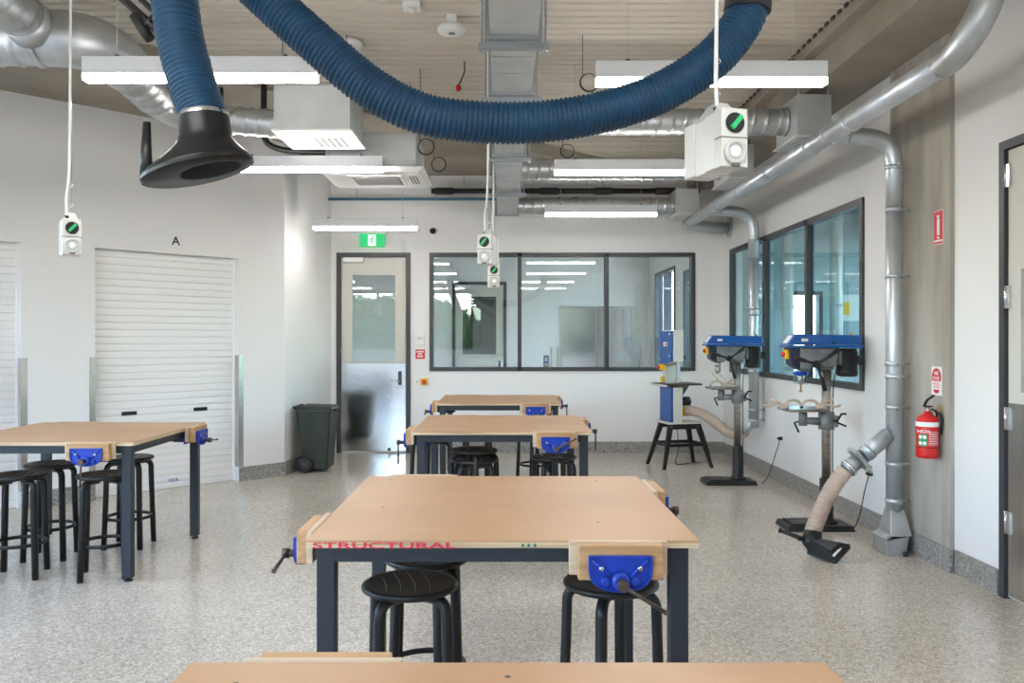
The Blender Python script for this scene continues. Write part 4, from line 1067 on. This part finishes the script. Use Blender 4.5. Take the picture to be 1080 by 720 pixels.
# ------------------------------------------------------------------ hanging power outlets
def make_outlet(label, loc, yaw, depth):
    t = thing('hanging_outlet', label, 'power outlet', loc, R(yaw), group='hanging power outlets')
    mz = DECK - loc[2]
    # front unit
    fu = B(-.052, .052, -.05, .0, 0, .21).build('front_unit', 'outlet_grey', t, bev=.004)
    B(-.054, .054, -.052, -.004, .103, .107).build('unit_joint', 'grille_dark', fu)
    kb = MB().lathe([(.036, -.05), (.036, -.056), (.032, -.060)], 22, (0, 0, .157), 'y').build('switch_dial', 'black', t)
    h = MB().box(-.008, .008, -.072, -.058, -.028, .028).build('dial_bar', 'knob_green', kb); h.location = (0, 0, .157); h.rotation_euler = (0, R(40), 0)
    so = MB().lathe([(.043, -.05), (.043, -.062), (.034, -.066), (.031, -.060), (.030, -.054)], 22, (0, 0, .052), 'y').build('socket_ring', 'clear_cap', t)
    MB().lathe([(.022, -.050), (.022, -.058), (.012, -.062)], 16, (0, 0, .052), 'y').build('socket_face', 'white_plastic', so)
    B(-.014, .014, -.064, -.05, .0, .012).build('socket_latch', 'grille_dark', so)
    # stacked boxes behind
    B(-.051, .051, 0, depth * .33, .003, .205).build('back_box', 'outlet_side', t, bev=.003)
    B(-.048, .048, depth * .33, depth * .66, .0, .20).build('back_box', 'outlet_side', t, bev=.003)
    B(-.053, .053, depth * .66, depth, .003, .205).build('rear_unit', 'outlet_grey', t, bev=.004)
    MB().hexa([(-.04, .0, .205), (.04, .0, .205), (.04, depth * .7, .205), (-.04, depth * .7, .205)], [(-.02, depth * .2, .255), (.025, depth * .2, .255), (.025, depth * .5, .255), (-.02, depth * .5, .255)]).build('top_bracket', 'clear_cap', t)
    MB().cyl((-.02, depth * .18, .205), (-.02, depth * .18, .235), .014, 10).build('cable_gland', 'black', t)
    MB().tube(spline([(-.02, depth * .18, .23), (-.022, depth * .2, .35), (-.006, depth * .3, .55), (0, depth * .3, mz * .7), (0, depth * .3, mz)], 6), .0075, 8).build('cable', 'white_plastic', t)
    MB().cyl((.006, depth * .35, .25), (.006, depth * .35, mz), .0025, 6).build('suspension_wire', 'chrome', t)
    for z in (.42, .30): MB().torus((.006, depth * .35, z), .010, .0025, 'y', 12, 6).build('wire_shackle', 'chrome', t)
    return t
make_outlet('large hanging white outlet box with green switch, nearest the camera', (.815, 3.02, 2.115), 14, .24)
make_outlet('hanging outlet in front of the back window, the upper of two', (-.115, 5.95, 2.035), -16, .14)
make_outlet('smallest hanging outlet, lower of the two before the back window', (-.082, 7.75, 1.985), 4, .12)
make_outlet('hanging outlet on a long cable before the roller shutter wall', (-2.56, 4.95, 2.0), 34, .10)

# ------------------------------------------------------------------ blue extraction arm
EA = thing('extraction_arm', 'blue ribbed fume extraction hose with a black oval hood', 'fume extractor', (-1.09, 3.0, 2.10))
def ea(mb, n, m, par=None, bev=0): return mb.build(n, m, par or EA, bev=bev, world=True)
def blue(pts, r, pitch0, pitch1, amp):
    dense, L = resample(spline(pts, 24), .0035)
    ph = [0.0]
    for i in range(1, len(dense)):
        u = i / len(dense); ph.append(ph[-1] + .0035 / (pitch0 + (pitch1 - pitch0) * u))
    dense2 = dense
    return MB().tube(dense2, lambda i, l, a: r + amp * (2 * abs(((ph[i] + a / (2 * PI)) % 1) - .5)) ** 1.5, 28, caps=False)
def PX(px, py, y): return ((px - 530) / FPX * y, y, CAMZ - (py - 358) / FPX * y)
# drop hose to the hood
h0 = [PX(176, -60, 3.05), PX(184, 0, 3.02), PX(190, 40, 3.0), PX(201, 82, 2.98), PX(215, 124, 2.96)]
ea(blue(h0, .077, .030, .014, .008), 'drop_hose', 'hose_blue')
# long sagging hose
h1 = [PX(222, -60, 3.1), PX(275, -8, 3.1), PX(330, 42, 3.1), PX(390, 92, 3.1), PX(445, 120, 3.1), PX(510, 129, 3.12), PX(575, 128, 3.15), PX(640, 117, 3.18), PX(700, 96, 3.2), PX(752, 62, 3.2), PX(782, 25, 3.2), PX(790, 4, 3.2)]
ea(blue(h1, .0715, .0185, .0185, .009), 'sagging_hose', 'hose_blue')
ea(MB().tube([PX(788, 12, 3.2), PX(790, -8, 3.2), PX(790, -30, 3.2)], .088, 24), 'cuff', 'rubber')
p = PX(790, -28, 3.2); ea(MB().cyl(p, (p[0], p[1], DECK), .075, 24), 'ceiling_spigot', 'galv')
# joint that carries both hoses, hung from the deck
j = PX(196, -85, 3.08)
ea(B(j[0] - .12, j[0] + .16, 2.97, 3.19, j[2] - .09, j[2] + .09), 'joint_box', 'hood_plastic', bev=.02)
ea(MB().cyl((j[0], 3.08, j[2] + .08), (j[0], 3.08, DECK), .04, 14), 'suspension_post', 'black')
# black balance arm
a0, a1 = Vector(PX(118, -12, 3.25)), Vector(PX(172, 38, 3.12))
ea(MB().tube([a0, a1], .016, 10).tube([a0 + Vector((.035, 0, .03)), a1 + Vector((.035, 0, .03))], .012, 10), 'balance_arm', 'black')
ea(MB().tube([a0, (j[0] - .1, 3.1, j[2])], .016, 10), 'arm_link', 'black')
q = Vector(PX(150, 30, 3.15)); ea(MB().tube([q + Vector((-.03, 0, .05)), q, q + Vector((.03, 0, -.04))], .02, 10).tube([q, q + Vector((.05, 0, .05))], .012, 8), 'arm_clamp', 'black')
# hood: neck, flared oval bell with rim, opening and handle
hc = Vector(PX(208, 179, 2.94))
# local frame of the mouth: tilted plane
mn = Vector((.25, -.03, -1)).normalized()        # the mouth looks down, tilted sideways
mu = Vector((1, .0, .25)).normalized(); mu = (mu - mn * mu.dot(mn)).normalized(); mv = mn.cross(mu)
def orng(c, ru, rv, k=36, rot=None):
    return [c + mu * (ru * math.cos(2 * PI * i / k)) + mv * (rv * math.sin(2 * PI * i / k)) for i in range(k)]
nk0 = Vector(PX(215, 124, 2.96)); nk1 = Vector(PX(217, 144, 2.955))
ndir = (nk1 - nk0).normalized()
nu = Vector((1, 0, 0)); nu = (nu - ndir * nu.dot(ndir)).normalized(); nv = ndir.cross(nu)
def crng(c, r, k=36): return [c + nu * (r * math.cos(2 * PI * i / k)) + nv * (r * math.sin(2 * PI * i / k)) for i in range(k)]
def loft(rings, closed_end=False):
    k = len(rings[0]); vs = [v for r_ in rings for v in r_]
    fs = [(i * k + j_, i * k + (j_ + 1) % k, (i + 1) * k + (j_ + 1) % k, (i + 1) * k + j_) for i in range(len(rings) - 1) for j_ in range(k)]
    return MB()._add(vs, fs, True)
if (nv.dot(mv)) < 0: mv = -mv
ea(loft([crng(nk0 - ndir * .012, .084), crng(nk0, .087), crng(nk1, .088)]), 'hose_clip', 'chrome')
mouth = hc
rings = [crng(nk0 + ndir * .004, .088), crng(nk1, .090)]
for u, fu, fv in ((.25, .105, .098), (.5, .130, .112), (.75, .160, .130), (.92, .182, .142)):
    c = nk1.lerp(mouth - mn * .015, u); rings.append(orng(c + Vector((-.0, 0, 0)), fu, fv))
rings += [orng(mouth - mn * .012, .192, .150), orng(mouth, .196, .153), orng(mouth + mn * .012, .188, .147), orng(mouth + mn * .014 + mu * .045, .108, .085)]
# the round opening sits off-centre in the oval rim
hood = ea(loft(rings), 'hood', 'hood_plastic')
MBx = loft([orng(mouth - mn * .002, .199, .156), orng(mouth + mn * .008, .199, .156)])
ea(MBx, 'hood_rim', 'hood_plastic', hood)
hp0 = mouth - mu * .185 - mn * .01; hp1 = Vector(PX(155, 129, 2.95))
ea(MB().tube([hp0 + mu * .005, hp0.lerp(hp1, .4), hp1], [.026, .021, .014], 12, squash=.75), 'grab_handle', 'hood_plastic', hood)
mo_ = mouth + mu * .045
ea(loft([orng(mo_ + mn * .014, .108, .085), orng(mo_ - mn * .012, .100, .077), orng(mo_ - mn * .06, .085, .065), orng(mo_ - mn * .0605, .001, .001)]), 'throat', 'black', hood)

# ------------------------------------------------------------------ rectangular air duct
RDt = thing('rectangular_duct', 'galvanised rectangular air duct running down the middle of the ceiling', 'air duct', (.06, 6.5, 3.10))
def rd(mb, n, m='galv_dull', par=None, bev=0): return mb.build(n, m, par or RDt, bev=bev, world=True)
ys = [1.2, 3.1, 4.40, 5.40, 7.2, 9.08, 10.67]
for a, b in zip(ys, ys[1:]): rd(B(-.067, .185, a + .004, b - .004, 3.10, 3.40), 'duct_section', 'galv_dull')
for y in ys[1:]:
    rd(MB().box(-.092, .21, y - .016, y + .016, 3.078, 3.10).box(-.092, -.067, y - .016, y + .016, 3.10, 3.42).box(.185, .21, y - .016, y + .016, 3.10, 3.42), 'flange', 'flange_steel')
for y in (3.4, 4.45, 5.45, 7.25, 9.0):
    rd(MB().box(-.13, .25, y - .022, y + .022, 3.045, 3.078), 'trapeze', 'flange_steel')
    for x in (-.11, .23):
        rd(MB().cyl((x, y, 3.03), (x, y, DECK), .006, 8), 'hanger_rod', 'flange_steel')
        rd(MB().cyl((x, y, 3.035), (x, y, 3.045), .014, 6), 'rod_nut', 'chrome')
for y in (4.72, 5.02): rd(B(-.06, .178, y - .004, y + .004, 3.097, 3.1005), 'seam', 'galv')

# ------------------------------------------------------------------ spiral ducts with plenum boxes
def spiral(pts, r, step=.012, pitch=.11):
    dense, L = resample(pts, step)
    return MB().tube(dense, lambda i, l, a: r + (.009 if ((l / pitch + a / (2 * PI)) % 1) < .16 else 0), 30)
def branch(label, y, z, r, x0, bx0, bx1, by0, by1, bz, top):
    t = thing('spiral_duct', label, 'air duct', ((x0 + bx1) / 2, y, bz), group='spiral branch ducts with grilles')
    def bb(mb, n, m, par=None, bev=0): return mb.build(n, m, par or t, bev=bev, world=True)
    bb(spiral([(x0, y, z), (bx0, y, z)], r), 'spiral_pipe', 'galv')
    bb(MB().cyl((bx0 - .03, y, z), (bx0, y, z), r + .012, 24), 'collar', 'galv')
    bb(B(bx0, bx1, by0, by1, bz + .012, top), 'plenum_box', 'galv_dull')
    g = bb(MB().box(bx0 - .02, bx1 + .02, by0 - .02, by0 + .03, bz, bz + .012).box(bx0 - .02, bx1 + .02, by1 - .03, by1 + .02, bz, bz + .012).box(bx0 - .02, bx0 + .03, by0 + .03, by1 - .03, bz, bz + .012).box(bx1 - .03, bx1 + .02, by0 + .03, by1 - .03, bz, bz + .012), 'grille_frame', 'white_plastic')
    bb(B(bx0 + .03, bx1 - .03, by0 + .03, by1 - .03, bz + .010, bz + .0118), 'grille_backing', 'grille_dark', g)
    n = 11
    for i in range(n):
        yy_ = by0 + .03 + (by1 - by0 - .06) * (i + .5) / n
        bb(B(bx0 + .03, bx1 - .03, yy_ - .008, yy_ + .006, bz + .002, bz + .009), 'grille_slat', 'white_plastic', g)
    for x in (bx0 + .02, bx1 - .02): bb(MB().cyl((x, by0 + .02, top), (x, by0 + .02, SOF if top < 3.48 else DECK), .005, 6), 'hanger_rod', 'galv')
    return t
branch('spiral duct and white grille box above the large hanging outlet', 6.86, 3.287, .105, .19, 2.33, 2.60, 6.6, 7.1, 3.10, 3.44)
branch('spiral duct ending in a grille box behind the hanging outlet', 8.72, 3.28, .11, .19, 2.26, 2.50, 8.30, 8.92, 3.10, 3.44)
branch('most distant spiral duct, against the back wall', 10.50, 3.18, .10, .19, 2.14, 2.42, 10.28, 10.80, 3.045, 3.36)
# left: big duct that turns to feed the boxed diffuser
LD = thing('spiral_duct', 'large spiral duct turning toward the boxed ceiling diffuser', 'air duct', (-2.6, 5.9, 3.2))
def ld(mb, n, m='galv', par=None, bev=0): return mb.build(n, m, par or LD, bev=bev, world=True)
ld(spiral([(-5.5, 5.32, 3.42), (-2.92, 5.32, 3.42)], .17, .014, .13), 'trunk_pipe')
ld(MB().tube(elbow((-2.95, 5.32, 3.42), (-2.60, 5.32, 3.42), (-2.60, 5.75, 3.38), .3, 10), .174, 28), 'elbow', 'galv')
ld(MB().cyl((-2.96, 5.32, 3.42), (-2.92, 5.32, 3.42), .183, 28), 'collar')
ld(spiral([(-2.60, 5.70, 3.385), (-2.58, 6.25, 3.31)], .15, .014, .11), 'spiral_pipe')
ld(MB().tube(elbow((-2.585, 6.15, 3.32), (-2.57, 6.5, 3.27), (-2.2, 6.5, 3.22), .25, 10), [.15] * 5 + [.135] * 3 + [.12] * 3, 26) if False else MB().tube(elbow((-2.585, 6.15, 3.32), (-2.57, 6.5, 3.27), (-2.2, 6.5, 3.22), .25, 10), .135, 26), 'elbow')
ld(spiral([(-2.25, 6.5, 3.22), (-1.70, 6.5, 3.17)], .105, .012, .1), 'spiral_pipe')
ld(spiral([(-2.93, 2.6, 3.47), (-2.93, 5.15, 3.47)], .13, .014, .11), 'inlet_pipe')
ld(MB().cyl((-2.93, 5.08, 3.47), (-2.93, 5.20, 3.45), .138, 26, .15), 'inlet_collar')
# boxed diffuser
BZ = 3.05
ld(B(-1.70, -1.135, 6.2, 6.8, BZ + .015, 3.39), 'plenum_box', 'galv_dull')
gp = ld(B(-1.715, -1.12, 6.19, 6.82, BZ, BZ + .015), 'diffuser_panel', 'white_plastic')
for i in range(9):
    x = -1.66 + i * .05
    if i < 4: ld(B(x, x + .018, 6.30, 6.70, BZ - .004, BZ), 'diffuser_blade', 'white_plastic', gp)
    else: ld(B(x + .005, x + .03, 6.42, 6.72, BZ - .002, BZ + .001), 'diffuser_slot', 'grille_dark', gp)
for x in (-1.66, -1.18): ld(MB().cyl((x, 6.3, 3.39), (x, 6.3, DECK), .006, 6), 'hanger_rod')

# ceiling cassette
AC = thing('ceiling_cassette', 'white ceiling cassette air conditioner panel with dark intake grille', 'air conditioner', (-1.12, 7.3, 2.90))
def ac(mb, n, m, par=None, bev=0): return mb.build(n, m, par or AC, bev=bev, world=True)
ac(B(-1.48, -.72, 6.97, 7.68, 2.935, 3.23), 'casing', 'galv_dull', bev=.01)
pn = ac(MB().hexa([(-1.50, 6.95, 2.90), (-.70, 6.95, 2.90), (-.70, 7.71, 2.90), (-1.50, 7.71, 2.90)], [(-1.56, 6.90, 2.935), (-.65, 6.90, 2.935), (-.65, 7.76, 2.935), (-1.56, 7.76, 2.935)]), 'panel', 'white_plastic', bev=.006)
ac(B(-1.32, -.86, 7.12, 7.54, 2.893, 2.901), 'intake_frame', 'white_plastic', pn)
ac(B(-1.29, -.89, 7.15, 7.51, 2.890, 2.8935), 'intake_grille', 'grille_dark', pn)
for i in range(8): ac(B(-1.28, -.90, 7.17 + i * .042, 7.18 + i * .042, 2.887, 2.8905), 'intake_slat', 'outlet_side', pn)
for i in range(3): ac(B(-.80 + i * .025, -.79 + i * .025, 7.15, 7.5, 2.897, 2.9005), 'air_slot', 'grille_dark', pn)
for x in (-1.42, -.78):
    for y in (7.05, 7.6): ac(MB().cyl((x, y, 3.23), (x, y, SOF), .006, 6), 'hanger_rod', 'galv')
ac(MB().tube(spline([(-1.48, 7.2, 3.12), (-1.62, 7.2, 3.12), (-1.9, 7.15, 3.13), (-2.02, 7.1, 3.2), (-2.03, 7.1, 3.4), (-2.03, 7.1, SOF)], 6), .026, 10), 'insulated_pipe', 'black')
ac(MB().tube(spline([(-1.48, 7.3, 3.06), (-1.75, 7.3, 3.06), (-2.3, 7.25, 3.06), (-2.42, 7.2, 3.12), (-2.43, 7.2, SOF)], 6), .022, 10), 'insulated_pipe', 'black')

# services along the back wall
t = thing('black_service_pipe', 'black insulated service pipe under the concrete above the back window', 'pipe', (.8, 10.79, 3.42))
MB().cyl((-1.72, 0, 0), (1.75, 0, 0), .036, 14).build('pipe', 'black', t)
for x in (-1.55, -.2, .5, 1.3): MB().cyl((x - .12, 0, 0), (x + .12, 0, 0), .046, 14).build('joint_sleeve', 'rubber', t)
for x in (-1.3, .5, 1.2): MB().cyl((x, 0, .03), (x, 0, .25), .006, 6).build('hanger_rod', 'galv', t)
t = thing('blue_water_pipe', 'thin blue pipe running across above the door and back window', 'pipe', (0, 10.88, 3.33))
MB().cyl((-2.27, 0, 0), (2.2, 0, 0), .018, 12).build('pipe', 'blue_pipe', t)
for x in (-1.9, -.95, .4, 1.1): MB().cyl((x, 0, .0), (x, 0, .34), .006, 6).build('hanger_rod', 'galv', t)
for x in (.75, .95): MB().cyl((x - .04, 0, .0), (x + .04, 0, 0), .026, 10).build('valve', 'vise_blue', t)

# ceiling devices
def detector(label, loc, r, stem):
    t = thing('ceiling_detector', label, 'detector', loc, group='round ceiling detectors')
    z = DECK - loc[2]
    MB().lathe([(r * .3, 0), (r * .9, .006), (r, .02), (r, .04), (r * .8, .055)], 24).build('disc', 'white_plastic', t)
    MB().box(-.035, .035, -.035, .035, .05, z).build('mounting_block', 'white_plastic', t) if stem else MB().cyl((0, 0, .05), (0, 0, z), r * .7, 16).build('mounting_block', 'white_plastic', t)
    MB().lathe([(r * .1, -.006), (r * .25, 0)], 12).build('sensor_eye', 'grille_dark', t)
detector('round white ceiling detector on a square stem', (-.36, 5.92, 3.67), .105, True)
detector('round white ceiling detector partly behind the blue hose', (-1.17, 6.4, 3.735), .10, False)
t = thing('motion_sensor', 'small square white sensor at the top edge of the picture', 'sensor', (-.62, 5.72, 3.735))
B(-.06, .06, -.06, .06, .03, .066).build('plate', 'white_plastic', t, bev=.004); MB().lathe([(.012, 0), (.026, .012), (.03, .03)], 16).build('lens', 'outlet_side', t)
def coil(label, loc):
    t = thing('cable_coil', label, 'cable', loc, group='coiled cables hanging from the ceiling')
    for k in range(3): MB().torus((0, k * .008 - .008, 0), .065 + .003 * k, .003, 'y', 26, 6).build('loop', 'charcoal', t)
    MB().cyl((-.05, 0, .05), (-.05, 0, DECK - loc[2]), .003, 6).build('tail', 'charcoal', t)
coil('coiled black cable hanging behind the hose beside the large lamp', (.655, 6.3, 3.44))
coil('coiled black cable hanging above the second bright lamp row', (.66, 8.5, 3.42))
coil('coiled cable hanging over the cassette unit', (-.65, 7.1, 3.14))
coil('coiled cable hanging below the concrete beam near the cassette', (-.62, 8.1, 3.2))
t = thing('tagged_cable', 'red tagged cable end dangling from the ribbed ceiling', 'cable', (-.365, 6.9, 3.60))
MB().tube(spline([(0, 0, 0), (.03, 0, .06), (.05, 0, .12), (.05, 0, DECK - 3.60)], 5), .006, 6).build('cable', 'charcoal', t)
MB().lathe([(.006, -.05), (.02, -.04), (.024, -.015), (.012, .01)], 12).build('red_tag', 'red', t)
